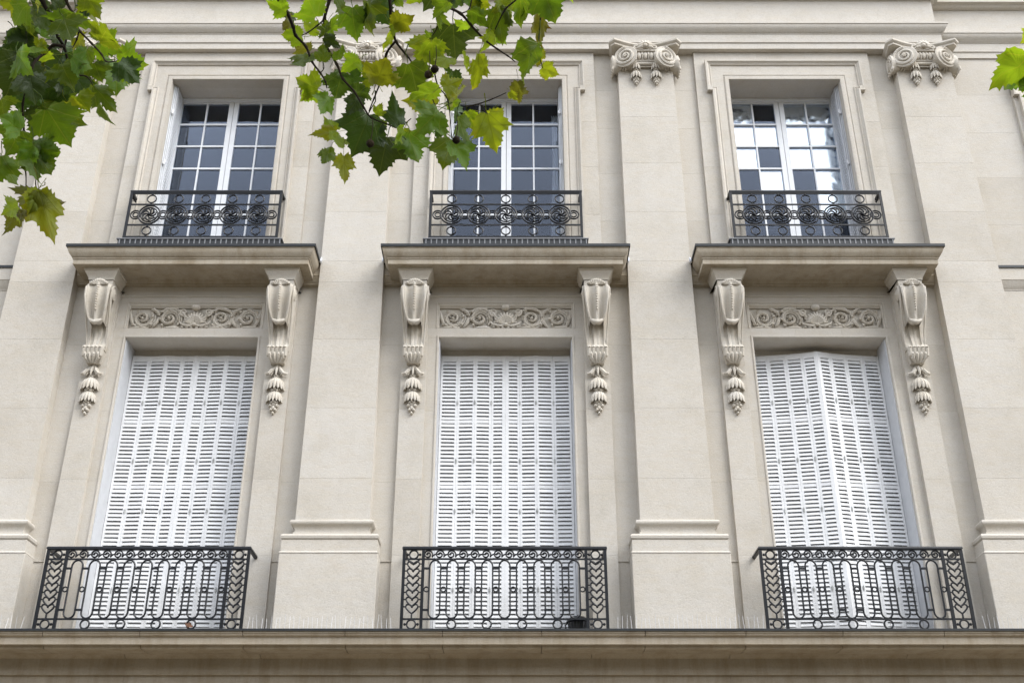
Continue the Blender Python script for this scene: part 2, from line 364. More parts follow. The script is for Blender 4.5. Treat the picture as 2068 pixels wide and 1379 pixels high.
for i, b in enumerate(BAYS):
    # recessed strips beside the pilasters
    lo = b - 1.7 + 0.33; hi = b + 1.7 - 0.33
    for xa, xb in ((lo, b - 1.105), (b + 1.105, hi)):
        courses(W_, xa, xb, 0.0, [4.035] + LC[1:-1] + [7.96])
    for xa, xb in ((lo - 0.03, b - 1.08), (b + 1.08, hi + 0.03)):
        courses(W_, xa, xb, 0.0, UC)
    # lower bay: outer piers carrying the consoles, recessed field round the opening
    for s in (-1, 1):
        a, c = sorted((b + s * 0.844, b + s * 1.11))
        courses(W_, a, c, 0.05, [4.035, 4.86, 5.653, 6.43, 7.21, 7.96], back=-0.04)
        a, c = sorted((b + s * 0.72, b + s * 0.848))
        courses(W_, a, c, 0.0, [4.035, 4.86, 5.653, 6.43, 7.294], back=-0.5)
        a, c = sorted((b + s * 0.737, b + s * 0.848))
        courses(W_, a, c, 0.0, [7.41, 7.712], back=-0.05)
        # upper bay panel
        a, c = sorted((b + s * 0.68, b + s * 1.08))
        courses(W_, a, c, 0.045, [8.19, 8.86, 9.53, 10.19, 10.826], back=-0.42)
    wa = [-0.848, -0.25, 0.25, 0.848]
    for xa, xb in zip(wa, wa[1:]): courses(W_, b + xa, b + xb, 0.0, [7.294, 7.41], back=-0.55)
    courses(W_, b - 0.848, b + 0.848, 0.0, [7.712, 7.96], back=-0.06)
    for xa, xb in ((-1.08, -0.30), (-0.30, 0.30), (0.30, 1.08)): courses(W_, b + xa, b + xb, 0.045, [10.826, ZA], back=-0.42)
    # quirk bead round the lower opening and fillet under the plain band
    q = MB()
    q.sweep([(b - 0.72, 4.04), (b - 0.72, 7.294), (b + 0.72, 7.294), (b + 0.72, 4.04)],
            [(0.0, -0.05), (0.0, 0.006), (0.006, 0.011), (0.018, 0.011), (0.024, 0.006), (0.026, -0.004), (0.032, -0.004), (0.032, -0.05)], FR, cap=False)
    q.sweep([(b - 0.844, 0.0), (b + 0.844, 0.0)], [(-0.02, 7.79), (0.010, 7.797), (0.014, 7.806), (0.014, 7.813), (0.004, 7.818), (-0.02, 7.818)], HZ)
    obj('opening_moulding', q, M_STONE, B)
    # upper surround: inner bead, flat band, eared outer moulding
    sm = MB()
    sm.sweep([(b - 0.68, 8.19), (b - 0.68, 10.826), (b + 0.68, 10.826), (b + 0.68, 8.19)],
             [(0.0, -0.1), (0.0, 0.068), (0.008, 0.072), (0.045, 0.072), (0.052, 0.066), (0.054, 0.056), (0.064, 0.056), (0.068, 0.064), (0.153, 0.064), (0.153, 0.0)], FR, cap=False)
    ear = [(-0.83, 8.19), (-0.83, 10.70), (-0.89, 10.70), (-0.89, 11.04), (0.89, 11.04), (0.89, 10.70), (0.83, 10.70), (0.83, 8.19)]
    sm.sweep([(b + x, z) for x, z in ear], [(-0.01, 0.03), (-0.004, 0.066), (0.004, 0.082), (0.012, 0.082), (0.014, 0.074), (0.03, 0.088), (0.04, 0.098), (0.044, 0.104), (0.066, 0.104), (0.066, 0.03)], FR, cap=False)
    for s in (-1, 1):
        a, c = sorted((b + s * 0.832, b + s * 0.888)); sm.box(a, c, 0.03, 0.064, 10.70, 11.04)
        a, c = sorted((b + s * 0.895, b + s * 0.955)); sm.box(a, c, 0.03, 0.10, 10.66, 10.70)
    sm.box(b - 0.832, b + 0.832, 0.03, 0.063, 10.97, 11.04)
    obj('window_surround', sm, M_STONE, B)

# wings beyond the outer pilasters: set back, with the eared surround of the next window
for s in (-1, 1):
    zs = LC[:-2] + [7.94]
    a, c = sorted((s * 5.44, s * 6.9)); courses(W_, a, c, -0.08, zs, back=-0.13)
    a, c = sorted((s * 5.40, s * 6.2)); courses(W_, a, c, -0.08, UC, back=-0.13)
    a, c = sorted((s * 6.2, s * 7.0)); courses(W_, a, c, -0.035, [8.22] + UC[1:-1], back=-0.13)
    st = MB(); x0, x1 = sorted((s * 5.40, s * 9.0))
    st.sweep([(x0, -0.08), (x1, -0.08)], [(-0.04, 7.925), (0.006, 7.93), (0.008, 7.945), (0.014, 7.95), (0.024, 7.985), (0.044, 8.02), (0.048, 8.035), (0.055, 8.04), (0.055, 8.19), (-0.04, 8.19)], HZ)
    obj('string_course', st, M_STONE, B)
    obj('zinc_flashing', MB().box(x0, x1, -0.10, -0.012, 8.19, 8.22), M_ZINC, B)
    sm = MB(); cx = s * 7.15
    ear = [(-0.83, 8.19), (-0.83, 10.70), (-0.89, 10.70), (-0.89, 11.04), (0.89, 11.04), (0.89, 10.70), (0.83, 10.70), (0.83, 8.19)]
    sm.sweep([(cx + x, z) for x, z in ear], [(-0.14, -0.02), (-0.004, -0.02), (0.004, -0.002), (0.03, 0.004), (0.044, 0.02), (0.066, 0.02), (0.066, -0.05)], FR, cap=False)
    obj('window_surround', sm, M_STONE, B)

# pilasters: tapering shafts in courses on moulded bases and plinths
def half(z): return 0.3675 - (z - 5.19) / (10.95 - 5.19) * 0.0335
def pout(z): return 0.15 - (z - 5.19) / (10.95 - 5.19) * 0.025
PZ = [5.19, 5.626, 6.40, 7.203, 7.914, 8.182, 8.84, 9.52, 10.2, 10.96]
for x in PIL:
    m = MB()
    m.sweep([(x - 0.40, -0.02), (x - 0.40, 0.17), (x + 0.40, 0.17), (x + 0.40, -0.02)],
            [(-0.03, 5.195), (-0.025, 5.19), (-0.01, 5.188), (0.004, 5.182), (0.012, 5.17), (0.012, 5.152), (0.002, 5.138), (-0.012, 5.13), (-0.026, 5.115), (-0.034, 5.09), (-0.034, 5.072), (-0.022, 5.068), (-0.022, 5.03),
             (0.04, 5.028), (0.066, 5.02), (0.078, 5.0), (0.074, 4.975), (0.06, 4.962), (0.066, 4.958), (0.066, 4.848), (0.078, 4.838), (0.080, 4.828), (-0.02, 4.826)], HZ, cap=False)
    pl = obj('pilaster', m, M_STONE, B)
    obj('plinth_block', MB().block(x - 0.478, x + 0.478, x - 0.478, x + 0.478, 0.245, 0.245, -0.03, 4.035, 4.829, 0.006), M_STONE, pl)
    for z0, z1 in zip(PZ, PZ[1:]):
        obj('stone_block', MB().block(x - half(z0), x + half(z0), x - half(z1), x + half(z1), pout(z0), pout(z1), -0.03, z0 + 0.0003, z1 - 0.0003), M_STONE, pl)
    # base course carried across the strips either side
    for s in (-1, 1):
        a, c = sorted((x + s * 0.47, x + s * 0.594)); wallb = MB().box(a, c, -0.03, 0.012, 4.035, 4.806).box(a, c, -0.03, 0.024, 4.806, 4.818)
        obj('base_course', wallb, M_STONE, pl)

# entablature: three fasciae, crown moulding, frieze, underside of the cornice
ENT = [(-0.3, ZA), (0.0, ZA), (0.0, 11.352), (0.006, 11.356), (0.006, 11.362), (0.014, 11.364), (0.014, 11.49), (0.022, 11.494), (0.022, 11.502), (0.030, 11.506), (0.036, 11.515),
       (0.052, 11.53), (0.070, 11.552), (0.082, 11.575), (0.085, 11.60), (0.094, 11.602), (0.094, 11.626), (-0.010, 11.64), (-0.010, 12.072), (0.03, 12.074), (0.05, 12.09), (0.06, 12.11), (0.10, 12.115), (0.10, 12.6), (-0.3, 12.6)]
e = MB(); e.sweep([(-5.40, -0.2), (-5.40, 0.11), (5.40, 0.11), (5.40, -0.2)], ENT, HZ, cap=False)
obj('entablature', e, M_STONE, B)
for s in (-1, 1):
    x0, x1 = sorted((s * 5.38, s * 9.5)); e = MB(); e.sweep([(x0, -0.06), (x1, -0.06)], ENT, HZ); obj('entablature', e, M_STONE, B)

# ------------------------------------------------------------------ carved work
def spiral(cx, p, cz, r0, r1, turns, a0, sgn=1, n=30, lift=0.0):
    out = []
    for k in range(n + 1):
        t = k / n; r = r0 + (r1 - r0) * t ** 0.85; a = a0 + sgn * turns * 2 * pi * t
        out.append((cx + r * cos(a), -(p + lift * t), cz + r * sin(a)))
    return out
def husk(mb, x, p, z, r, h, n=7, tilt=0.55):       # hanging bellflower: petals fanning down and out from a cap
    mb.ball(x, p, z, r * 0.55, r * 0.5, h * 0.2)
    for k in range(n):
        a = -pi * 0.08 + pi * 1.16 * k / (n - 1)
        dx, dp = cos(a), max(sin(a), 0.05)
        pts = [(x + dx * r * q, -(p + dp * r * 0.9 * q), z - h * w) for q, w in ((0.2, -0.05), (0.62, 0.22), (0.86, 0.5), (0.95, 0.78), (1.12, 1.0))]
        mb.tube(pts, [r * 0.16, r * 0.25, r * 0.26, r * 0.18, r * 0.04], 6)
    for k in range(5):
        a = pi * (0.1 + 0.8 * k / 4); mb.ball(x + cos(a) * r * 0.42, p + sin(a) * r * 0.5, z - h * (0.92 + 0.1 * (k % 2)), r * 0.2, n=6, m=4)
def bud(mb, x, p, z, r, h):
    for i, (dx, dz, q) in enumerate(((0, 0, 1.0), (-.55, -.15, .7), (.55, -.15, .7), (0, -.38, .85), (-.35, -.55, .6), (.35, -.55, .6), (0, -.85, .5))):
        mb.ball(x + dx * r, p + 0.25 * r, z + dz * h, r * 0.5 * q, r * 0.5, h * 0.24 * q + 0.004, n=7, m=5)

# Ionic capital
def capital(x):
    ab = MB(); top, bot = 11.268, 11.196
    prof = [(0.0, bot), (0.018, bot + 0.006), (0.02, bot + 0.028), (0.032, bot + 0.034), (0.045, bot + 0.05), (0.045, top), (-0.3, top)]
    path = [(-0.375, 0.0), (-0.40, 0.225), (-0.37, 0.255)]
    for k in range(1, 12):
        t = k / 12; path.append((-0.37 + 0.74 * t, 0.255 - 0.10 * sin(pi * t)))
    path += [(0.37, 0.255), (0.40, 0.225), (0.375, 0.0)]
    ab.sweep([(x + a, c) for a, c in path], prof, HZ, cap=False)
    ab.add([(x + a, -c, bot + 0.001) for a, c in path], [tuple(range(len(path)))])
    ab.box(x - 0.36, x + 0.36, 0.0, 0.13, 10.955, 11.19)
    cp = obj('capital', ab, M_CARVE, B)
    for s in (-1, 1):
        cx, cz = x + s * 0.248, 11.035
        v = MB()
        # bolster: drum from the front face back to the wall, pinched in the middle
        ang = s * 0.42
        R = Matrix.Rotation(ang, 3, 'Z')
        prof = [(-0.19, 0.108), (-0.15, 0.132), (-0.10, 0.118), (-0.05, 0.124), (-0.012, 0.148), (0.0, 0.150), (0.004, 0.140)]
        rows = []
        for d, r in prof:
            row = []
            for k in range(25):
                a = 2 * pi * k / 24; q = R @ Vector((r * cos(a), -d, 0)); row.append((cx + q.x, -0.235 + q.y, cz + r * sin(a)))
            rows.append(row)
        v.grid(rows)
        v.add([(cx + (R @ Vector((0.138 * cos(2 * pi * k / 24), -0.004, 0))).x, -0.235 + (R @ Vector((0.138 * cos(2 * pi * k / 24), -0.004, 0))).y, cz + 0.138 * sin(2 * pi * k / 24)) for k in range(24)], [tuple(range(24))])
        sp = spiral(0, 0, 0, 0.138, 0.030, 2.1, pi / 2, -s, 60)
        pts = []
        for q in sp:
            w = R @ Vector((q[0], -0.006 - 0.02 * (1 - sqrt(q[0] ** 2 + q[2] ** 2) / 0.13), 0)); pts.append((cx + w.x, -0.235 + w.y, cz + q[2]))
        v.tube(pts, [0.020 - 0.008 * k / 60 for k in range(61)], 6)
        vo = obj('volute', v, M_CARVE, cp)
        e_ = MB(); w = R @ Vector((0, -0.03, 0))
        for k in range(6): e_.ball(cx + w.x + 0.018 * cos(k * pi / 3), 0.235 - w.y, cz + 0.018 * sin(k * pi / 3), 0.012, n=6, m=4)
        e_.ball(cx + w.x, 0.24 - w.y, cz, 0.012, n=6, m=4)
        obj('rosette', e_, M_CARVE, cp)
        # side volute turned to the flank, with a leaf under the bolster
        sv = MB()
        rows = []
        for d, r in ((0.30, 0.10), (0.36, 0.118), (0.39, 0.128), (0.405, 0.126), (0.408, 0.112), (0.40, 0.10), (0.402, 0.03), (0.404, 0.001)):
            rows.append([(x + s * d, -(0.115 + 0.82 * r * cos(2 * pi * k / 22)), cz - 0.035 + r * sin(2 * pi * k / 22)) for k in range(23)])
        sv.grid(rows)
        sv.tube([(x + s * 0.408, -(0.115 + 0.8 * (0.10 - 0.075 * k / 36) * cos(k * 0.36)), cz - 0.035 + (0.10 - 0.075 * k / 36) * sin(k * 0.36)) for k in range(37)], 0.011, 6)
        for k in range(5): sv.ball(x + s * 0.412, 0.115 + 0.02 * cos(k * 1.26), cz - 0.035 + 0.02 * sin(k * 1.26), 0.014, n=6, m=4)
        for k in range(4): sv.tube([(x + s * (0.385 + 0.005 * k), -(0.05 + 0.05 * k), cz - 0.13), (x + s * 0.41, -(0.045 + 0.05 * k), cz - 0.165), (x + s * 0.40, -(0.035 + 0.05 * k), cz - 0.185)], [0.02, 0.018, 0.006], 6)
        obj('side_volute', sv, M_CARVE, cp)
        lf = MB()
        for k in range(5):
            lf.tube([(x + s * (0.24 + 0.028 * k), -(0.12 + 0.06), cz - 0.125 + 0.006 * k), (x + s * (0.25 + 0.03 * k), -(0.10), cz - 0.142 + 0.008 * k), (x + s * (0.25 + 0.032 * k), -0.04, cz - 0.125)], [0.008, 0.016, 0.008], 6)
        obj('acanthus_leaf', lf, M_CARVE, cp)
        # hanging drop of husks
        h = MB(); hx = x + s * 0.122
        h.tube([(hx + s * 0.01, -0.24, 11.03), (hx, -0.225, 10.99)], [0.018, 0.012], 6)
        husk(h, hx, 0.16, 10.985, 0.052, 0.105); obj('husk', h, M_CARVE, cp)
        h = MB(); husk(h, hx, 0.145, 10.875, 0.062, 0.125); bud(h, hx, 0.14, 10.745, 0.045, 0.085); obj('husk', h, M_CARVE, cp)
    eg = MB()
    for k in range(-1, 2): eg.ball(x + k * 0.075, 0.205, 11.07, 0.027, 0.03, 0.055)
    for k in (-1.5, -0.5, 0.5, 1.5): eg.tube([(x + k * 0.075, -0.20, 11.135), (x + k * 0.075, -0.225, 11.07), (x + k * 0.075, -0.20, 11.01)], [0.016, 0.014, 0.006], 6)
    eg.box(x - 0.13, x + 0.13, 0.1, 0.195, 11.0, 11.13); eg.box(x - 0.135, x + 0.135, 0.1, 0.235, 11.128, 11.15)
    eg.tube([(x - 0.14, -0.175, 10.975), (x + 0.14, -0.175, 10.975)], 0.02, 8); eg.tube([(x - 0.14, -0.155, 10.945), (x + 0.14, -0.155, 10.945)], 0.01, 6)
    obj('egg_moulding', eg, M_CARVE, cp)
    ro = MB()
    for k in range(9):
        a = pi * (-0.1 + 1.2 * k / 8); ro.tube([(x, -0.22, 11.17), (x + 0.05 * cos(a), -0.262, 11.185 + 0.045 * sin(a)), (x + 0.088 * cos(a), -0.25, 11.19 + 0.078 * sin(a))], [0.012, 0.02, 0.017], 6)
    ro.ball(x, 0.265, 11.185, 0.026)
    for s in (-1, 1): ro.tube(spiral(x + s * 0.115, 0.235, 11.185, 0.036, 0.012, 1.2, pi / 2, s, 14), 0.013, 6)
    obj('shell_ornament', ro, M_CARVE, cp)
for x in PIL: capital(x)

# scrolled console under the balcony slab
def console(x):
    c = MB()
    c.sweep([(x - 0.138, 0.04), (x - 0.138, 0.30), (x + 0.138, 0.30), (x + 0.138, 0.04)],
            [(-0.3, 7.845), (0.0, 7.845), (0.004, 7.87), (0.018, 7.895), (0.036, 7.925), (0.042, 7.945), (0.052, 7.947), (0.052, 7.974)], HZ, cap=False)
    c.box(x - 0.128, x + 0.128, 0.04, 0.29, 7.74, 7.846)
    # tapering shaft, S-curved in profile
    rows = []
    for k in range(13):
        t = k / 12; z = 7.78 - t * 0.69; w = 0.132 - 0.034 * t; p = 0.20 - 0.10 * min(1, t / 0.75) + 0.03 * max(0, (t - 0.75) / 0.25)
        rows.append([(x - w, -0.04, z), (x - w, -p, z), (x - w * 0.72, -p - 0.006, z), (x - w * 0.66, -p + 0.012, z), (x - w * 0.36, -p + 0.012, z), (x - w * 0.30, -p - 0.008, z), (x - w * 0.1, -p - 0.008, z), (x, -p - 0.002, z),
                     (x + w * 0.1, -p - 0.008, z), (x + w * 0.30, -p - 0.008, z), (x + w * 0.36, -p + 0.012, z), (x + w * 0.66, -p + 0.012, z), (x + w * 0.72, -p - 0.006, z), (x + w, -p, z), (x + w, -0.04, z)])
    c.grid(rows); c.add([v for v in rows[-1]], [tuple(range(15))])
    cn = obj('console', c, M_CARVE, B)
    # cartouche: fluted tongue rolling out and under
    t_ = MB(); prof = [(7.785, 0.20), (7.784, 0.30), (7.772, 0.33), (7.735, 0.345), (7.66, 0.34), (7.58, 0.322), (7.50, 0.295), (7.44, 0.272), (7.40, 0.262), (7.378, 0.258), (7.362, 0.25), (7.356, 0.232), (7.364, 0.21), (7.40, 0.18)]
    rows = []
    for i, (z, p) in enumerate(prof):
        tt = min(1, max(0, (7.80 - z) / 0.44)); w = 0.121 - 0.046 * tt ** 2.2; fl_ = 1 - 0.6 * (i > 9)
        row = [(x - w * 0.97, -(p - 0.14), z)]
        for k in range(21):
            u = -1 + k / 10; au = abs(u)
            f = 0.014 * (1 - ((au - 0.92) / 0.1) ** 2) if au > 0.82 else -0.040 * min(1, max(0.1, (i - 1.5) / 3)) * (1 - ((au - 0.5) / 0.33) ** 2) if au > 0.17 else 0.008
            dz = -0.045 * (1 - u * u) * tt ** 4 + 0.02 * tt ** 4
            row.append((x + u * w, -(p + f * fl_), z + dz))
        row.append((x + w * 0.97, -(p - 0.14), z)); rows.append(row)
    t_.grid(rows)
    lw = 0.074; t_.tube([(x - lw, -0.245, 7.395), (x - lw * 0.55, -0.262, 7.362), (x, -0.268, 7.345), (x + lw * 0.55, -0.262, 7.362), (x + lw, -0.245, 7.395)], [0.010, 0.019, 0.024, 0.019, 0.010], 8)
    for s in (-1, 1): t_.tube([(x + s * 0.122, -0.30, 7.775), (x + s * 0.124, -0.345, 7.73), (x + s * 0.119, -0.345, 7.62), (x + s * 0.104, -0.305, 7.50), (x + s * 0.08, -0.262, 7.40)], [0.012, 0.014, 0.014, 0.012, 0.009], 6)
    obj('scroll', t_, M_CARVE, cn)
    bd = MB()
    for k in range(11): z = 7.755 - 0.027 * k; p = 0.352 if z > 7.64 else 0.352 - (7.64 - z) * 0.28; bd.ball(x, p, z, 0.017 - 0.0006 * k, 0.016, 0.014, n=7, m=5)
    obj('bead', bd, M_CARVE, cn)
    for s in (-1, 1):
        v = MB(); pts = [(x + s * 0.140, q[0], q[2]) for q in [(-(0.225 + 0.0) + 0, 0, 0)]]
        sp = spiral(0, 0, 0, 0.085, 0.02, 2.0, pi / 2, -1, 40)
        v.tube([(x + s * 0.138, -(0.235 + q[0] * 0.95), 7.70 + q[2]) for q in sp], [0.015 - 0.006 * k / 40 for k in range(41)], 6)
        v.ball(x + s * 0.136, 0.235, 7.70, 0.022, 0.07, 0.072); v.ball(x + s * 0.15, 0.235, 7.70, 0.016)
        v.tube([(x + s * 0.136, -0.31, 7.68), (x + s * 0.134, -0.27, 7.56), (x + s * 0.122, -0.20, 7.42), (x + s * 0.112, -0.14, 7.28), (x + s * 0.102, -0.11, 7.12)], [0.012, 0.013, 0.011, 0.009, 0.008], 6)
        obj('volute', v, M_CARVE, cn)
    cr = MB()
    cr.ball(x, 0.29, 7.785, 0.10, 0.045, 0.03, 12, 8)
    for k in range(9):
        u = -1 + k / 4; cr.tube([(x + u * 0.05, -0.34, 7.765), (x + u * 0.075, -0.350, 7.812 - 0.03 * u * u), (x + u * 0.098, -0.335, 7.836 - 0.055 * u * u)], [0.009, 0.0165, 0.011], 6)
    for k in range(3): cr.ball(x, 0.345, 7.775 - 0.02 * k, 0.018, n=6, m=5)
    obj('acanthus_leaf', cr, M_CARVE, cn)
    lf = MB()
    lf.sweep([(x - 0.09, 0.04), (x - 0.09, 0.12), (x + 0.09, 0.12), (x + 0.09, 0.04)], [(-0.05, 6.93), (-0.02, 6.935), (0.0, 7.0), (0.01, 7.07), (-0.02, 7.10), (-0.1, 7.10)], HZ, cap=False)
    for k in range(5):
        u = -1 + k / 2; px = x + u * 0.088
        lf.tube([(px * 0.15 + x * 0.85, -0.13, 6.94), (px, -0.165, 7.0), (px, -0.175, 7.06), (px, -0.195, 7.092), (px, -0.205, 7.075)], [0.012, 0.024, 0.027, 0.022, 0.012], 7)
    for k in range(4):
        u = -0.75 + k * 0.5; px = x + u * 0.09; lf.tube([(px * 0.4 + x * 0.6, -0.13, 6.925), (px, -0.165, 6.97), (px, -0.185, 7.01), (px, -0.18, 7.035)], [0.012, 0.02, 0.016, 0.008], 6)
    obj('acanthus_leaf', lf, M_CARVE, cn)
    h = MB(); husk(h, x, 0.055, 6.915, 0.06, 0.12, 5)
    for s in (-1, 1): h.tube([(x + s * 0.04, -0.10, 6.86), (x + s * 0.075, -0.105, 6.815), (x + s * 0.105, -0.09, 6.815), (x + s * 0.115, -0.075, 6.835)], [0.022, 0.02, 0.014, 0.007], 6)
    obj('husk', h, M_CARVE, cn)
    h = MB(); husk(h, x, 0.055, 6.765, 0.088, 0.135, 9); obj('husk', h, M_CARVE, cn)
    h = MB(); husk(h, x, 0.055, 6.615, 0.078, 0.125, 9); obj('husk', h, M_CARVE, cn)
    h = MB(); bud(h, x, 0.05, 6.475, 0.06, 0.12); obj('bud', h, M_CARVE, cn)
    return cn
c0 = console(BAYS[0] - 0.978)
for b in BAYS:
    for s in (-1, 1):
        if (b, s) != (BAYS[0], -1):
            dup(c0, B, (b + s * 0.978 - (BAYS[0] - 0.978), 0, 0))

# carved frieze panel over each lower window
def frieze():
    f = MB(); f.box(-0.75, 0.75, -0.10, -0.049, 7.40, 7.72)
    f.sweep([(-0.737, 7.41), (-0.737, 7.712), (0.737, 7.712), (0.737, 7.41)], [(0.006, 0.004), (0.012, 0.01), (0.02, 0.006), (0.02, 0.0)], FR, cap=False)
    f.sweep([(-0.737, -0.034), (0.737, -0.034)], [(-0.03, 7.672), (0.012, 7.675), (0.014, 7.685), (0.024, 7.69), (0.032, 7.70), (0.034, 7.712), (0.0, 7.712)], HZ)
    for s in (-1, 1):
        a, c = sorted((s * 0.737, s * 0.722)); f.box(a, c, -0.062, -0.006, 7.41, 7.70)
    F = obj('frieze_panel', f, M_CARVE, B)
    P = -0.045
    def rinceau(cx, cz, R, s, up, a0):
        m = MB()
        for rr, r1, tn, da, rad, lf in ((1.0, 0.22, 1.45, 0.0, 0.0145, 0.026), (0.80, 0.42, 0.62, 0.1, 0.009, 0.02), (1.13, 0.98, 0.34, 0.25, 0.009, 0.018)):
            sp = spiral(cx, P + lf * 0.6, cz, R * rr, R * r1, tn, a0 + s * da, s, 36, lf * 0.4)
            m.tube(sp, [rad * (0.5 + 0.65 * sin(pi * (0.10 + 0.82 * k / 36))) for k in range(37)], 6, flat=1.5)
        for k in range(6):                                   # acanthus lobes curling off the stem
            a = a0 + s * (0.3 + k * 0.85); r = R * (0.98 - 0.035 * k)
            q = Vector((cx + r * cos(a), 0, cz + r * sin(a))); tdir = Vector((-sin(a) * s, 0, cos(a) * s)); nrm = Vector((cos(a), 0, sin(a))) * (0.8 if k % 2 else -1.0)
            tip = q + tdir * 0.045 + nrm * 0.03
            m.tube([(q.x, -(P + 0.02), q.z), (q.x + tdir.x * 0.026 + nrm.x * 0.010, -(P + 0.042), q.z + tdir.z * 0.026 + nrm.z * 0.010), (tip.x, -(P + 0.014), tip.z)], [0.009, 0.0135, 0.003], 6)
        m.ball(cx, P + 0.03, cz, R * 0.16, 0.03, R * 0.16)
        for k in range(5): m.ball(cx + R * 0.30 * cos(k * 1.26), P + 0.022, cz + R * 0.30 * sin(k * 1.26), 0.012, 0.02, 0.010, n=6, m=4)
        obj('scroll', m, M_CARVE, F)
    for s in (-1, 1):
        rinceau(s * 0.285, 7.54, 0.122, -s, 1, pi / 2 - s * 0.9 + (pi if s < 0 else 0))
        rinceau(s * 0.575, 7.54, 0.120, s, 1, -pi / 2 + s * 0.9 + (pi if s < 0 else 0))
        l = MB()                                             # long leaves linking the scrolls
        for (x0, z0, x1, z1, bx, bz) in ((0.10, 7.50, 0.235, 7.655, 0.10, 7.62), (0.20, 7.665, 0.40, 7.60, 0.33, 7.68), (0.40, 7.58, 0.50, 7.665, 0.42, 7.64), (0.40, 7.56, 0.46, 7.44, 0.41, 7.48), (0.66, 7.44, 0.72, 7.64, 0.70, 7.52), (0.50, 7.425, 0.71, 7.425, 0.6, 7.43), (0.17, 7.43, 0.34, 7.425, 0.25, 7.425)):
            pts = []
            for k in range(9):
                t = k / 8; xx = (1 - t) ** 2 * x0 + 2 * t * (1 - t) * bx + t * t * x1; zz = (1 - t) ** 2 * z0 + 2 * t * (1 - t) * bz + t * t * z1
                pts.append((s * xx, -(P + 0.012 + 0.012 * sin(pi * t)), zz))
            l.tube(pts, [0.006 + 0.014 * sin(pi * (0.1 + 0.85 * k / 8)) for k in range(9)], 6)
            for k in range(2, 8, 2):
                q = pts[k]; l.ball(q[0], P + 0.014, q[2] + 0.014, 0.015, 0.014, 0.011, n=6, m=4); l.ball(q[0] + s * 0.01, P + 0.014, q[2] - 0.014, 0.013, 0.012, 0.009, n=6, m=4)
        obj('acanthus_leaf', l, M_CARVE, F)
    u = MB()                                                 # central urn with a shell
    u.ball(0, P + 0.05, 7.662, 0.050, 0.05, 0.036)
    for s in (-1, 1):
        for k in range(6):                                   # fluted shell spreading from the foot
            a = 0.12 + 0.24 * k; L_ = 0.155 - 0.006 * k
            u.tube([(s * 0.012, -(P + 0.02), 7.465), (s * L_ * 0.6 * sin(a), -(P + 0.052), 7.465 + L_ * 0.6 * cos(a)), (s * L_ * sin(a), -(P + 0.03), 7.465 + L_ * cos(a))], [0.007, 0.017, 0.009], 6)
        u.tube(spiral(s * 0.135, P + 0.03, 7.615, 0.045, 0.012, 1.3, -pi / 2, s, 20), 0.012, 6)
        u.tube([(s * 0.02, -(P + 0.03), 7.45), (s * 0.09, -(P + 0.042), 7.447), (s * 0.15, -(P + 0.03), 7.475), (s * 0.17, -(P + 0.02), 7.51)], [0.013, 0.016, 0.012, 0.006], 6)
        for k in range(3): u.ball(s * (0.03 + 0.05 * k), P + 0.02, 7.425 + 0.004 * k, 0.024, 0.026, 0.013, n=6, m=4)
    u.ball(0, P + 0.03, 7.46, 0.03, 0.035, 0.025)
    obj('urn_ornament', u, M_CARVE, F)
    return F
F0 = frieze(); F0.location.x = BAYS[0]
for b in BAYS[1:]: dup(F0, B, (b, 0, 0))

# balcony slabs of the upper storey and the string they grow out of
for b in BAYS:
    s_ = MB()
    s_.sweep([(b - 1.27, -0.02), (b - 1.27, 0.42), (b + 1.27, 0.42), (b + 1.27, -0.02)],
             [(-0.4, 7.972), (0.0, 7.972), (0.0, 8.028), (0.010, 8.032), (0.010, 8.044), (0.016, 8.047), (0.024, 8.062), (0.044, 8.085), (0.056, 8.11), (0.060, 8.135), (0.064, 8.137), (0.064, 8.152), (-0.4, 8.152)], HZ, cap=False)
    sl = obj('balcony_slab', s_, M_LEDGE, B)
    fl = MB(); fl.sweep([(b - 1.27, -0.02), (b - 1.27, 0.42), (b + 1.27, 0.42), (b + 1.27, -0.02)], [(0.03, 8.154), (0.072, 8.154), (0.078, 8.150), (0.079, 8.182), (-0.42, 8.20)], HZ, cap=False)
    obj('zinc_flashing', fl, M_ZINC, sl)
    for s in (-1, 1):
        k = MB(); k.ball(b + s * 1.352, 0.165, 8.165, 0.018, 0.03, 0.025); k.ball(b + s * 1.36, 0.17, 8.18, 0.012, 0.02, 0.03); obj('flashing_end', k, M_ZINC2, sl)
    g = MB(); g.sweep([(b - 1.345, 0.0), (b + 1.345, 0.0)], [(-0.02, 7.925), (0.055, 7.93), (0.057, 7.944), (0.063, 7.947), (0.072, 7.965), (0.09, 7.99), (0.098, 8.01), (0.106, 8.012), (0.106, 8.17), (-0.02, 8.18)], HZ)
    obj('string_course', g, M_LEDGE, B)
    g = MB(); g.box(b - 0.905, b + 0.905, 0.04, 0.24, 8.20, 8.405)
    g2 = MB()
    for k in range(31): g2.box(b - 0.89 + k * 0.0593, b - 0.878 + k * 0.0593, 0.24, 0.247, 8.32, 8.40)
    g2.box(b - 0.92, b + 0.92, 0.05, 0.252, 8.402, 8.414)
    si = obj('window_sill', g, M_ZINC, B); obj('sill_rib', g2, paint('sill_rib_grey', (0.20, 0.205, 0.215), 0.5, 0.1), si)

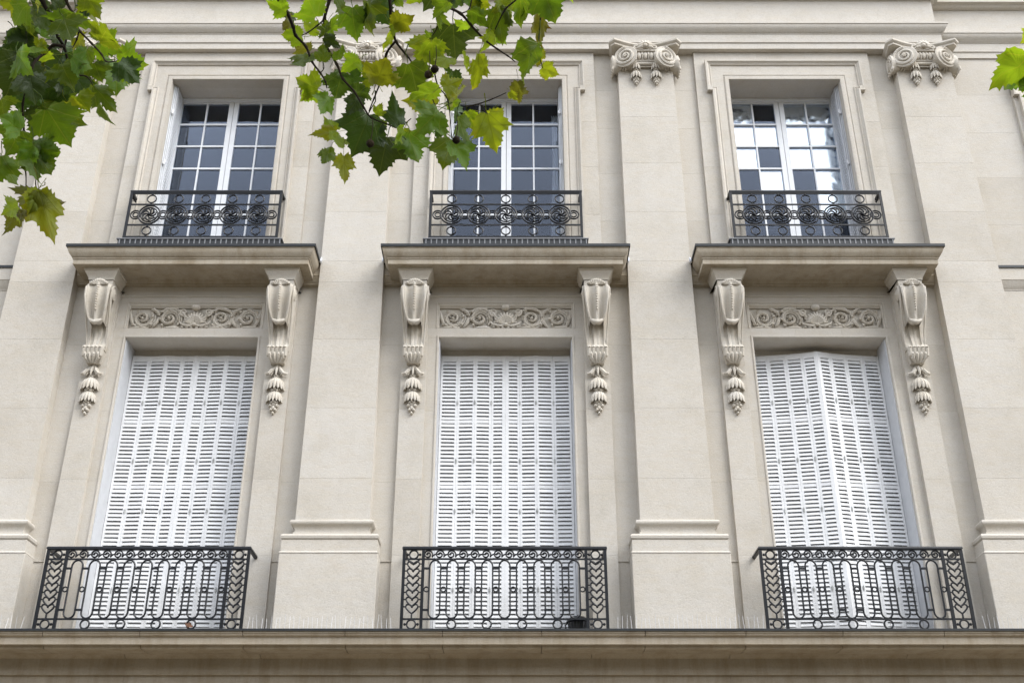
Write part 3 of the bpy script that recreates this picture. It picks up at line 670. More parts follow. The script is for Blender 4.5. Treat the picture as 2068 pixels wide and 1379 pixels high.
# the long ledge: cornice stones, zinc edge, soffit and frieze stones below
lg = MB()
lg.box(-12, 12, -0.3, 0.14, 3.70, 3.86); lg.box(-12, 12, -0.3, 0.5, 3.90, 4.005); lg.box(-12, 12, -0.3, 0.10, 3.4, 3.70)
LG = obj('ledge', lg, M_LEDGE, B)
fl = MB(); fl.sweep([(-12, 0.0), (12, 0.0)], [(0.50, 4.012), (0.545, 4.012), (0.552, 4.008), (0.552, 4.030), (-0.02, 4.046)], HZ); obj('zinc_flashing', fl, M_ZINC, LG)
cprof = [(0.1, 3.876), (0.445, 3.872), (0.452, 3.882), (0.455, 3.93), (0.466, 3.935), (0.466, 3.944), (0.478, 3.948), (0.50, 3.962), (0.525, 3.975), (0.530, 3.99), (0.538, 3.992), (0.538, 4.012), (0.1, 4.012)]
x = -6.03
while x < 6.5:
    w = 0.91 + 0.03 * sin(x * 5)
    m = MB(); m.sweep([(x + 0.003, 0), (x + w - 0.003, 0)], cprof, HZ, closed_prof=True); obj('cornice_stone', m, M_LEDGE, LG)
    x += w
x = -6.6; k = 0
fprof = [(0.0, 3.60), (0.105, 3.60), (0.105, 3.715), (0.122, 3.722), (0.122, 3.838), (0.130, 3.842), (0.142, 3.848), (0.16, 3.856), (0.19, 3.866), (0.215, 3.874), (0.215, 3.89), (0, 3.89)]
while x < 6.8:
    w = 1.46 + 0.2 * sin(k * 2.3); m = MB(); m.sweep([(x + 0.003, 0.0), (x + w - 0.003, 0.0)], fprof, HZ, closed_prof=True); obj('frieze_stone', m, M_LEDGE, LG); x += w; k += 1

# ------------------------------------------------------------------ windows of the upper storey
FOIL = {(0, 0), (0, 2), (0, 3), (1, 0), (1, 1), (1, 2), (1, 3), (2, 0), (2, 2), (2, 3), (3, 1), (3, 3), (4, 3)}
def window(b, which):
    P0 = -0.31; zt, zb, hw = 10.824, 8.41, 0.70
    f = MB()
    for s in (-1, 1):
        a, c = sorted((b + s * 0.653, b + s * 0.705)); f.box(a, c, P0 - 0.07, P0, zb, zt); a, c = sorted((b + s * 0.662, b + s * 0.705)); f.box(a, c, P0, P0 + 0.016, zb, zt - 0.001)
    f.box(b - 0.705, b + 0.705, P0 - 0.07, P0 + 0.012, zt - 0.035, zt); f.box(b - 0.705, b + 0.705, P0 - 0.07, P0 + 0.022, zt - 0.018, zt - 0.002); f.box(b - 0.705, b + 0.705, P0 - 0.07, P0 + 0.03, zb - 0.06, zb + 0.03)
    wn = obj('window', f, M_FRAME, B)
    if which == 2: wn['label'] = 'upper window with panes lined by bright crinkled foil'
    dz = 0.333; z_top = 10.766
    for s in (-1, 1):
        m = MB(); q = P0 - 0.012
        def bx(x0, x1, p0, p1, z0, z1):
            a, c = sorted((b + s * x0, b + s * x1)); m.box(a, c, p0, p1, z0, z1)
        bx(0.003, 0.060, q - 0.045, q + 0.004, zb + 0.03, zt - 0.037); bx(0.640, 0.652, q - 0.045, q, zb + 0.03, zt - 0.037)
        bx(0.060, 0.640, q - 0.045, q - 0.001, z_top, zt - 0.037); bx(0.060, 0.640, q - 0.045, q - 0.001, zb + 0.03, zb + 0.14)
        bx(0.324, 0.343, q - 0.035, q - 0.004, zb + 0.14, z_top)
        z = z_top
        for r in range(6):
            z = z_top - (r + 1) * dz
            if z > zb + 0.17: 
                bx(0.060, 0.324, q - 0.035, q - 0.005, z, z + 0.022); bx(0.343, 0.640, q - 0.035, q - 0.005, z, z + 0.022)
        obj('sash', m, M_FRAME, wn)
        for r in range(7):
            z1 = z_top - r * dz; z0 = max(z1 - dz + 0.022, zb + 0.14)
            if z1 - z0 < 0.05: continue
            for ci, (x0, x1) in enumerate(((0.060, 0.324), (0.343, 0.640))):
                a, c = sorted((b + s * x0, b + s * x1)); ox = (a + c) / 2
                m2 = MB(); tw, th = random.uniform(-.0016, .0016), random.uniform(-.0016, .0016)
                m2.box(a - ox, c - ox, -0.002, 0.002, z0, z1); m2.v = [(vx, vy + vx * tw * 4 + (vz - z0) * th * 2, vz) for vx, vy, vz in m2.v]
                pn = obj('pane', m2, M_GLASS, wn, (ox, -(q - 0.022), 0))
                col = (2 + ci if s > 0 else 1 - ci)
                if which == 2 and (r, col) in FOIL:
                    g = MB(); n = 16; sd_ = random.random() * 50; rows = []
                    amp = 0.0035 if (r, col) in ((0, 0), (3, 3)) else 0.0007
                    for i in range(n + 1):
                        row = []
                        for k in range(n + 1):
                            u, v = k / n, i / n; xx = a + (c - a) * u; zz = z0 + (z1 - z0) * v
                            am = amp + (0.006 * min(1, max(0, (u - 0.78) * 8)) if col == 3 and r < 3 else 0) + (0.006 * max(0, 1 - abs(v - 0.3) * 5) if r == 0 else 0)
                            d_ = am * noise.noise(Vector((xx * 14 + sd_, zz * 9, sd_))) + am * 0.6 * noise.noise(Vector((xx * 45 + sd_, zz * 30, sd_)))
                            row.append((xx, -(q - 0.034 + d_), zz))
                        rows.append(row)
                    g.grid(rows); obj('foil_sheet', g, M_FOIL, wn)
    if which == 1:
        g = MB(); rows = []
        for i in range(12):
            z = 8.45 + i * 0.2; row = []
            for k in range(26): u = k / 25; row.append((b + 0.55 + 0.02 * sin(z * 2) + u * 0.10, 0.43 + 0.02 * sin(u * 22 + z), z))
            rows.append(row)
        g.grid(rows); obj('curtain', g, M_CURT, wn)
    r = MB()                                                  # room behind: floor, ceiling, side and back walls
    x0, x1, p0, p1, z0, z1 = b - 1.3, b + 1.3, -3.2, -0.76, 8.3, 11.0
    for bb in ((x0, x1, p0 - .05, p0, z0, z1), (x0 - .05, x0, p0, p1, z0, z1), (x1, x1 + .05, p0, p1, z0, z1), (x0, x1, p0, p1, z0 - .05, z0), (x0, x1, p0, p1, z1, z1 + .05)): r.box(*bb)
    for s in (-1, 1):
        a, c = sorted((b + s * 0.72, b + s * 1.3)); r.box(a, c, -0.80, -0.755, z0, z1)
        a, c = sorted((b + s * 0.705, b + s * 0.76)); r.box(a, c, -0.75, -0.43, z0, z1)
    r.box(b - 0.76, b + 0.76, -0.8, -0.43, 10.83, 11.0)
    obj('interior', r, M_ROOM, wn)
for i, b in enumerate(BAYS): window(b, i)

# shutters folded back into the upper reveals
def folded(b, s, mat, label):
    t = thing('folded_shutter', label, 'shutter', (b + s * 0.677, 0, 8.42), 'shutters folded back in the upper window reveals')
    L = []
    for k in range(3):
        m = MB(); x0 = -s * (0.001 + 0.0130 * k); a, c = sorted((x0, x0 - s * 0.0080)); d = 0.03 + 0.02 * k
        m.box(a, c, -0.29, -d, 0, 0.06); m.box(a, c, -0.29, -d, 2.33, 2.39)
        m.box(a, c, -d - 0.03, -d, 0.06, 2.33); m.box(a, c, -0.29, -0.255, 0.06, 2.33); m.box(a, c, -0.17, -0.158, 0.06, 2.33)
        lf = obj('shutter_leaf', m, mat, t)
        sl = MB(); mid = (a + c) / 2
        for j in range(50): z = 0.07 + j * 0.0452; sl.box(mid - 0.004, mid + 0.004, -0.255, -d - 0.03, z, z + 0.034)
        o = obj('slat', sl, mat, lf); tag(o, kind='stuff')
    for z in (0.45, 1.2, 1.95):
        h = MB(); h.tube([(-s * 0.03, 0.03, z), (-s * 0.03, 0.03, z + 0.07)], 0.012, 8); h.box(-0.02 - s * 0.03, 0.02 - s * 0.03, -0.04, -0.026, z + 0.015, z + 0.055); obj('hinge', h, mat, t)
folded(BAYS[0], -1, M_FRAME, 'white shutter leaves folded into the left reveal of the left upper window')
folded(BAYS[1], -1, M_FRAME, 'white shutter leaves folded into the left reveal of the middle upper window')
folded(BAYS[1], 1, M_FRAME, 'white shutter leaves folded into the right reveal of the middle upper window')
folded(BAYS[2], 1, M_GREYP, 'grey painted shutter leaves folded into the right reveal of the foil-covered window')

# ------------------------------------------------------------------ closed louvred shutters of the lower storey
for i, b in enumerate(BAYS):                                  # painted reveal lining and the dark room behind
    for s in (-1, 1):
        a, c = sorted((b + s * 0.711, b + s * 0.722)); obj('reveal_lining', MB().box(a, c, -0.52, -0.03, 4.05, 7.293), M_GREYP, B)
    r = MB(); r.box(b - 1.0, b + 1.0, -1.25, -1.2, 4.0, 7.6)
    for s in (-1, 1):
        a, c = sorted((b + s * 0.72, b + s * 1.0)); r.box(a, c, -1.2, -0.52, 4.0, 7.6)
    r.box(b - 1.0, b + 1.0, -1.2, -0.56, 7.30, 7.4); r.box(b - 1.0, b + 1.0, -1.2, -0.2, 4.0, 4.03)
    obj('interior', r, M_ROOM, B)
    obj('lintel_stop', MB().box(b - 0.71, b + 0.71, -0.56, -0.315, 7.232, 7.2935), M_STONE, B)
PX = [-0.708, -0.519, -0.331, -0.153, 0.0, 0.153, 0.331, 0.519, 0.708]
PP = {0: [-.28, -.288, -.275, -.287, -.28, -.286, -.274, -.288, -.28],
      1: [-.28, -.286, -.276, -.286, -.28, -.287, -.275, -.287, -.28],
      2: [-.292, -.275, -.247, -.215, -.170, -.213, -.248, -.270, -.292]}
PITCHZ, ZTOP, ZBOT = 0.0434, 7.148, 4.08
slat_cache = {}
def slat_mb(w, mb=None, z=0.0):
    mb = mb or MB(); t, d, h = 0.008, 0.025, 0.0402          # outer edge low, inner edge high
    vs = [(-w, -0.004, z), (w, -0.004, z), (w, d, z + h), (-w, d, z + h), (-w, -0.004, z + t), (w, -0.004, z + t), (w, d - t, z + h + 0.002), (-w, d - t, z + h + 0.002)]
    mb.add(vs, [(0, 1, 2, 3), (4, 7, 6, 5), (0, 4, 5, 1), (3, 2, 6, 7), (0, 3, 7, 4), (1, 5, 6, 2)])
    return mb
SH_LABEL = ('white louvred shutters closed nearly flat in the left lower window',
            'white louvred shutters closed flat in the middle lower window',
            'white louvred shutters bowed outwards along their centre in the right lower window')
for i, b in enumerate(BAYS):
    T = thing('shutter', SH_LABEL[i], 'shutter', (b, 0, ZBOT), 'closed louvred shutters of the lower windows')
    for k in range(8):
        x0, x1, p0, p1 = PX[k], PX[k + 1], PP[i][k], PP[i][k + 1]
        w = sqrt((x1 - x0) ** 2 + (p1 - p0) ** 2) / 2 - 0.0006; ang = atan2(-(p1 - p0), x1 - x0)
        m = MB(); st = 0.0235; stl = st + (0.012 if k == 4 else 0); sr = st + (0.012 if k == 3 else 0)
        H = 7.215 - ZBOT
        m.box(-w, -w + stl, -0.03, 0.0, 0, H); m.box(w - sr, w, -0.03, 0.0, 0, H)
        m.box(-w + stl, w - sr, -0.028, -0.002, ZTOP - ZBOT + 0.002, H); m.box(-w + stl, w - sr, -0.028, -0.002, 0, 0.07)
        rows = []; j = 0
        while True:
            z = ZTOP - (j + 1) * PITCHZ - ZBOT
            if z < 0.075: break
            if (j + 1) % 17 == 0: m.box(-w + stl, w - sr, -0.026, -0.003, z + 0.003, z + PITCHZ - 0.006); m.box(-w + stl, w - sr, -0.026, -0.012, z + PITCHZ - 0.0062, z + PITCHZ + 0.004)
            else: rows.append(z)
            j += 1
        pan = obj('shutter_panel', m, M_SHUT, T, ((x0 + x1) / 2, -(p0 + p1) / 2, 0)); pan.rotation_euler = (0, 0, ang)
        iw = w - (stl + sr) / 2; ox = (stl - sr) / 2
        key = round(iw, 3)
        if key not in slat_cache: slat_cache[key] = slat_mb(iw).mesh('slat', M_SHUT)
        rest = MB(); n_one = 0
        for z in rows:
            if 4.86 < z + ZBOT < 6.53 and n_one < 37:
                link('slat', slat_cache[key], pan, (ox, 0.001 + random.uniform(-.0012, .0012), z)).rotation_euler = (random.gauss(0, .022), random.gauss(0, .003), 0); n_one += 1
            else: slat_mb(iw, rest, z)
        o = obj('slat', rest, M_SHUT, pan, (ox, 0.001, 0)); tag(o, kind='stuff')
        if k not in (3, 7):
            for z in (4.58, 5.40, 5.95, 6.62):
                h = MB(); h.tube([(w, -0.006, z - ZBOT), (w, -0.006, z - ZBOT + 0.055)], 0.0045, 6); h.box(w - 0.010, w + 0.010, 0.0, 0.005, z - ZBOT + 0.012, z - ZBOT + 0.042)
                obj('hinge', h, paint('hinge_metal', (0.5, 0.51, 0.5), 0.5, 0.2) if 'hinge_metal' not in bpy.data.materials else bpy.data.materials['hinge_metal'], pan)

# ------------------------------------------------------------------ wrought iron
IR = 0.0090
def lower_railing(T):
    def part(name, mb, loc=(0, 0, 0)): return obj(name, mb, M_IRON, T, loc)
    def copies(name, mb, locs):
        o = part(name, mb, locs[0])
        for l in locs[1:]: link(name, o.data, T, l)
    h = MB(); path = [(-0.972, -0.30), (-0.972, 0.012), (0.972, 0.012), (0.972, -0.30)]
    h.sweep(path, [(-0.026, 0.788), (-0.026, 0.812), (-0.02, 0.822), (0.0, 0.822), (0.006, 0.812), (0.006, 0.798), (-0.002, 0.795), (-0.002, 0.788)], HZ, closed_prof=True)
    part('handrail', h)
    for s in (-1, 1):
        m = MB(); a, c = sorted((s * 0.972, s * 0.95)); m.box(a, c, -0.32, -0.30, 0.74, 0.86); part('wall_bracket', m)
    copies('post', MB().box(-0.014, 0.014, -0.0115, 0.0115, 0, 0.79), [(u, 0, 0) for u in (-0.958, -0.775, 0.775, 0.958)])
    for z in (0.70, 0.130, 0.034): part('rail', MB().box(-0.957, 0.957, -0.007, 0.007, z - 0.008, z + 0.008))
    # running scrolls under the handrail
    sc = MB(); pts = spiral(0, 0, 0, 0.010, 0.044, 1.55, pi * 0.9, -1, 34)
    last = Vector(pts[-1]); pts = pts + [(last.x + 0.02, 0, last.z + 0.022), (last.x + 0.045, 0, last.z + 0.03), (last.x + 0.07, 0, last.z + 0.022)]
    sc.tube(pts, [0.010] + [0.0085] * 33 + [0.008, 0.0075, 0.007, 0.006], 6)
    sc.ball(pts[0][0], 0, pts[0][2], 0.012, n=6, m=5)
    o = None
    copies('scroll', sc, [(-0.775 + 0.1107 * (k + 0.5) - 0.01, 0, 0.746) for k in range(14)])
    # long round-ended loops
    L = MB(); w, zt, zb = 0.052, 0.627, 0.195
    pts = [(w * cos(pi * k / 12), 0, zt + 0.062 * sin(pi * k / 12)) for k in range(13)] + [(w * cos(pi + pi * k / 12), 0, zb + 0.058 * sin(pi + pi * k / 12)) for k in range(13)]
    L.tube(pts, IR, 6, closed=True); L.ball(0, 0, 0.692, 0.016, 0.012, 0.012); L.ball(0, 0, 0.134, 0.014, 0.012, 0.01)
    U = [(k - 4) * 0.1645 for k in range(9)]
    copies('loop_bar', L, [(u, 0, 0) for u in U])
    mids = [(U[k] + U[k + 1]) / 2 for k in range(8)]
    col = MB().box(-0.036, 0.036, -0.010, 0.010, -0.009, 0.009)
    ends = [s * 0.742 for s in (-1, 1)]
    copies('collar', col, [(u, 0, z) for u in mids + ends for z in (0.610, 0.216)])
    copies('small_ring', MB().ring(0, 0, 0, 0.0225, 0.0075, 14), [(u, 0, 0.41) for u in mids + [s * 0.735 for s in (-1, 1)]])
    copies('ring', MB().ring(0, 0, 0, 0.041, IR, 20), [(u, 0, 0.082) for u in (U[1], U[3], U[5], U[7])] + [(s * 0.866, 0, 0.082) for s in (-1, 1)] + [(s * 0.866, 0, 0.744) for s in (-1, 1)])
    bl = MB(); bl.ball(0, 0, 0, 0.014, n=7, m=5)
    copies('ball', bl, [(s * 0.866 + q * 0.06, 0, z) for s in (-1, 1) for q in (-1, 1) for z in (0.744, 0.082)])
    hb = [(0, 0, -0.042), (-0.026, 0, -0.022), (-0.050, 0, 0.004), (-0.058, 0, 0.024), (-0.048, 0, 0.041), (-0.03, 0, 0.044), (-0.012, 0, 0.034), (0, 0, 0.026)]
    H = MB(); H.tube(hb, IR, 6); H.tube([(-x, y, z) for x, y, z in hb], IR, 6); H.ball(0, 0, 0.02, 0.012, n=6, m=5)
    for s in (-1, 1): H.tube([(s * 0.056, 0, 0.022), (s * 0.085, 0, 0.022)], 0.007, 6)
    copies('heart_scroll', H, [(s * 0.866, 0, 0.632 - 0.068 * k) for s in (-1, 1) for k in range(7)])
    for s in (-1, 1):
        m = MB(); m.tube([(s * 0.866 - 0.055, 0, 0.695), (s * 0.866 - 0.02, 0, 0.66), (s * 0.866, 0, 0.65), (s * 0.866 + 0.02, 0, 0.66), (s * 0.866 + 0.055, 0, 0.695)], IR, 6); part('heart_top', m)
        m = MB(); m.tube([(s * 0.866, 0, 0.18), (s * 0.866, 0, 0.13)], IR, 6); part('heart_tip', m)
RL = ('black wrought iron balcony railing with hearts before the left lower window',
      'black wrought iron balcony railing with hearts before the middle lower window',
      'black wrought iron balcony railing with hearts before the bowed shutters of the right window')
R0 = thing('balcony_railing', RL[0], 'railing', (BAYS[0], -0.34, 4.036), 'railings standing on the long ledge'); lower_railing(R0)
for i in (1, 2):
    c = dup(R0, None, (BAYS[i], -0.34, 4.036)); c['label'] = RL[i]

def upper_railing(T):
    def part(name, mb, loc=(0, 0, 0)): return obj(name, mb, M_IRON, T, loc)
    def copies(name, mb, locs):
        o = part(name, mb, locs[0])
        for l in locs[1:]: link(name, o.data, T, l)
    h = MB(); h.sweep([(-0.862, -0.17), (-0.862, 0.012), (0.862, 0.012), (0.862, -0.17)], [(-0.026, 0.608), (-0.026, 0.630), (0.0, 0.634), (0.004, 0.624), (0.0, 0.608)], HZ, closed_prof=True); part('handrail', h)
    copies('post', MB().box(-0.014, 0.014, -0.011, 0.011, 0, 0.61), [(-0.848, 0, 0), (0.848, 0, 0)])
    part('rail', MB().box(-0.848, 0.848, -0.008, 0.008, 0.588, 0.602))
    for z in (0.446, 0.172): part('rail', MB().box(-0.848, 0.848, -0.007, 0.007, z - 0.008, z + 0.008))
    part('rail', MB().box(-0.86, 0.86, -0.012, 0.012, 0.0, 0.020))
    for s in (-1, 1):
        m = MB(); a, c = sorted((s * 0.862, s * 0.80)); m.tube([(s * 0.85, 0.01, 0.60), (s * 0.84, 0.05, 0.57), (s * 0.835, 0.12, 0.56)], [0.018, 0.016, 0.01], 6); part('wall_bracket', m)
    ms = [(k - 2) * 0.305 for k in range(5)]; zc = 0.309
    md = MB(); md.ring(0, 0, 0, 0.121, 0.0098, 32); md.ring(0, 0, 0, 0.094, 0.0085, 28); md.ball(0, 0, 0.13, 0.010, n=6, m=4); md.ball(0, 0, -0.13, 0.010, n=6, m=4)
    copies('medallion_ring', md, [(u, 0, zc) for u in ms])
    rs = MB()
    for k in range(7):
        a0 = k * 2 * pi / 7
        pts = [(r * cos(a0 + q), -0.012 * sin(pi * i / 5), r * sin(a0 + q)) for i, (r, q) in enumerate(((0.014, 0), (0.034, 0.15), (0.055, 0.45), (0.072, 0.85), (0.082, 1.25), (0.072, 1.5)))]
        rs.tube(pts, [0.007, 0.010, 0.0115, 0.010, 0.007, 0.003], 6)
        rs.ball(0.062 * cos(a0 + 1.25), 0.01, 0.062 * sin(a0 + 1.25), 0.008, n=6, m=4)
    rs.ball(0, 0.012, 0, 0.020, n=8, m=6)
    copies('rosette', rs, [(u, 0, zc) for u in ms])
    lk = MB(); lk.ring(0, 0, 0, 0.055, 0.009, 22); lk.ring(0, 0, 0, 0.030, 0.008, 18)
    copies('link_ring', lk, [(u, 0.003, zc) for u in [ms[k] + 0.1525 for k in range(4)] + [-0.765, 0.765]])
    rg = MB(); rg.ring(0, 0, 0, 0.050, 0.008, 24); rg.ball(0, 0, 0.058, 0.014, 0.01, 0.012, n=6, m=4); rg.ball(0, 0, -0.058, 0.014, 0.01, 0.012, n=6, m=4)
    copies('ring', rg, [(u, 0, z) for u in ms for z in (0.521, 0.094)])
    for s in (-0.6, 0.6): part('foot', MB().box(s - 0.012, s + 0.012, -0.012, 0.012, -0.02, 0.0))
UL = ('low black iron railing with medallions at the left upper window',
      'low black iron railing with medallions at the middle upper window',
      'low black iron railing with medallions at the foil-covered upper window')
U0 = thing('window_railing', UL[0], 'railing', (BAYS[0], -0.23, 8.425), 'railings of the upper windows'); upper_railing(U0)
for i in (1, 2):
    c = dup(U0, None, (BAYS[i], -0.23, 8.425)); c['label'] = UL[i]

# ------------------------------------------------------------------ small things on the ledge
def pot():
    T = thing('lantern_pot', 'dark ribbed pot with a domed lid behind the middle balcony railing', 'pot', (0.69, -0.20, 4.046))
    m = MB(); rows = []
    for z, r in ((0, 0.075), (0.02, 0.085), (0.09, 0.097), (0.135, 0.100)):
        rows.append([((r + (0.006 if k % 2 else 0)) * cos(2 * pi * k / 40), (r + (0.006 if k % 2 else 0)) * sin(2 * pi * k / 40), z) for k in range(41)])
    m.grid(rows); obj('body', m, M_POT, T)
    m = MB(); rows = [[(r * cos(2 * pi * k / 24), r * sin(2 * pi * k / 24), z) for k in range(25)] for z, r in ((0.13, 0.10), (0.137, 0.122), (0.149, 0.121), (0.175, 0.102), (0.195, 0.07), (0.207, 0.03), (0.209, 0.001))]
    m.grid(rows); m.ball(0, 0, 0.212, 0.012); obj('lid', m, M_POT, T)
    T.scale = (0.92, 0.92, 0.88)
    m = MB(); m.tube([(-0.09, 0, 0.14), (-0.13, 0, 0.11), (-0.12, 0, 0.05), (-0.085, 0, 0.03)], 0.008, 6); obj('handle', m, M_POT, T)
pot()
SP = [(-4.75, -4.42, 'short bird spike strip at the far left end of the ledge'), (-2.38, -1.02, 'bird spike strip before the pilaster left of the middle balcony'),
      (1.02, 2.40, 'bird spike strip before the pilaster right of the middle balcony'), (4.40, 4.95, 'bird spike strip at the right end of the ledge'), (3.55, 4.28, 'bird spike strip behind the railing of the right lower window')]
for x0, x1, lab in SP:
    pz = 0.43 if 'behind' not in lab else 0.26
    T = thing('bird_spike_strip', lab, 'bird spikes', ((x0 + x1) / 2, -pz, 4.044), 'bird spikes along the ledge'); hw = (x1 - x0) / 2
    obj('base_strip', MB().box(-hw, hw, -0.02, 0.02, 0, 0.006), M_SPIKE, T)
    m = MB(); n = int((x1 - x0) / 0.042)
    for k in range(n):
        u = -hw + (k + 0.5) * 2 * hw / n; dx, dp = random.uniform(-.012, .012), (-0.03, 0.0, 0.03)[k % 3] + random.uniform(-.008, .008)
        m.tube([(u, 0, 0.004), (u + dx, -dp, 0.128 + random.uniform(-.02, .015))], [0.0021, 0.0017], 4)
    tag(obj('spike', m, M_SPIKE, T), kind='stuff')

# ------------------------------------------------------------------ plane-tree branches in front of the facade
def leaf_mesh(seed, name):
    rnd = random.Random(seed)
    half_ = [(0, .06), (.10, .005), (.21, -.03), (.26, .045), (.36, .03), (.365, .125), (.48, .12), (.45, .215), (.56, .27), (.505, .335), (.65, .47), (.515, .465), (.50, .55), (.39, .53), (.27, .56), (.325, .645), (.25, .665), (.275, .755), (.185, .765), (.175, .85), (.09, .875), (0, 1.02)]
    sin_d = rnd.uniform(.75, 1.25); lob = rnd.uniform(.92, 1.08)
    def side(sg):
        o = []
        for i, (x, y) in enumerate(half_):
            if 10 < i < 15: x, y = x * (1 - (sin_d - 1) * .6), y - (sin_d - 1) * .08
            if 7 < i < 13: x *= lob
            j = 0 if i in (0, len(half_) - 1) else .014
            o.append((sg * (x + rnd.uniform(-j, j)), y + rnd.uniform(-j, j)))
        return o
    L_, R_ = side(-1), side(1); poly = L_ + R_[::-1][1:-1]; out = []
    for i, p in enumerate(poly):
        q = poly[(i + 1) % len(poly)]; out.append(p); mx_, my_ = (p[0] + q[0]) / 2, (p[1] + q[1]) / 2
        out.append((mx_ * .985, .3 + (my_ - .3) * .985))
    n = len(out)
    curl, fold, wob = rnd.uniform(-.5, .7), rnd.uniform(.10, .75), rnd.uniform(.06, .13); ph = rnd.random() * 20
    def H(x, y):
        return fold * abs(x) * 0.6 - curl * max(0, y - 0.25) ** 2 - 0.35 * x * x + wob * noise.noise(Vector((x * 3.4 + ph, y * 3.4, ph))) * 1.7 + 0.02 * abs(sin(9 * (y - .75 * abs(x))))
    vs = []; fs = []; rings = (0.0, 0.3, 0.58, 0.82, 1.0)
    cx, cy = 0.0, 0.30
    vs.append((cx, cy, H(cx, cy)))
    for q in rings[1:]:
        for x, y in out:
            X, Y = cx + (x - cx) * q, cy + (y - cy) * q; vs.append((X, Y, H(X, Y)))
    for k in range(n): fs.append((0, 1 + k, 1 + (k + 1) % n))
    for i in range(len(rings) - 2):
        for k in range(n):
            k2 = (k + 1) % n; a = 1 + i * n; b_ = a + n; fs.append((a + k, b_ + k, b_ + k2, a + k2))
    m = MB(); m.v = vs; m.f = fs
    m.tube([(0, 0.06, H(0, .06)), (0.0, -0.08, 0.0), (rnd.uniform(-.05, .05), -0.24, 0.05), (rnd.uniform(-.1, .1), -0.42, 0.14)], [0.010, 0.012, 0.013, 0.017], 5)
    return m
LEAFMB = [leaf_mesh(s, 'leaf') for s in range(9)]
LEAFME = {}
def leaf(parent, bx, by, tx, ty, tone, wid=1.0, r=4.0, roll=None):
    dr = random.uniform(-0.18, 0.18); Bp = at(bx, by, r); Tp = at(tx, ty, r + dr * 0.35)
    d = Tp - Bp; ln = d.length; d.normalize()
    view = (Vector((CAMX, CAMY, CAMZ)) - Bp).normalized(); n = (view - d * view.dot(d)).normalized(); x = d.cross(n)
    a = (random.uniform(-0.5, 0.5) if random.random() < 0.62 else random.choice((-1, 1)) * random.uniform(0.7, 1.15)) if roll is None else roll
    if random.random() < 0.5: a += pi
    n2 = n * cos(a) + x * sin(a); x2 = d.cross(n2)
    vi = random.randrange(len(LEAFMB)); key = (vi, tone)
    if key not in LEAFME: LEAFME[key] = LEAFMB[vi].mesh('leaf', M_LEAF[tone], 60)
    s = ln * 1.0 + 0.003; Bp = Bp - d * ln * 0.06; M = Matrix.Identity(4)
    for i in range(3): M[i][0] = x2[i] * s * wid; M[i][1] = d[i] * s; M[i][2] = n2[i] * s; M[i][3] = Bp[i]
    o = link('leaf', LEAFME[key], parent); o.matrix_world = M; o.matrix_basis = M; return o
def stem(parent, name, px, r, r0, r1):
    n = len(px); pts = []
    for i in range(n - 1):
        p0 = px[max(i - 1, 0)]; p1 = px[i]; p2 = px[i + 1]; p3 = px[min(i + 2, n - 1)]
        for k in range(5):
            t = k / 5
            q = [0.5 * (2 * p1[j] + (p2[j] - p0[j]) * t + (2 * p0[j] - 5 * p1[j] + 4 * p2[j] - p3[j]) * t * t + (3 * p1[j] - p0[j] - 3 * p2[j] + p3[j]) * t ** 3) for j in (0, 1)]
            pts.append(at(q[0], q[1], r + 0.02 * sin(i + t)))
    pts.append(at(*px[-1], r)); k = len(pts)
    rs = [(r0 + (r1 - r0) * i / (k - 1)) * (1.35 if i % 5 == 0 and 0 < i < k - 1 else 1.0) for i in range(k)]
    m = MB(); m.tube(pts, rs, 7); return obj(name, m, M_BARK, parent, angle=60)

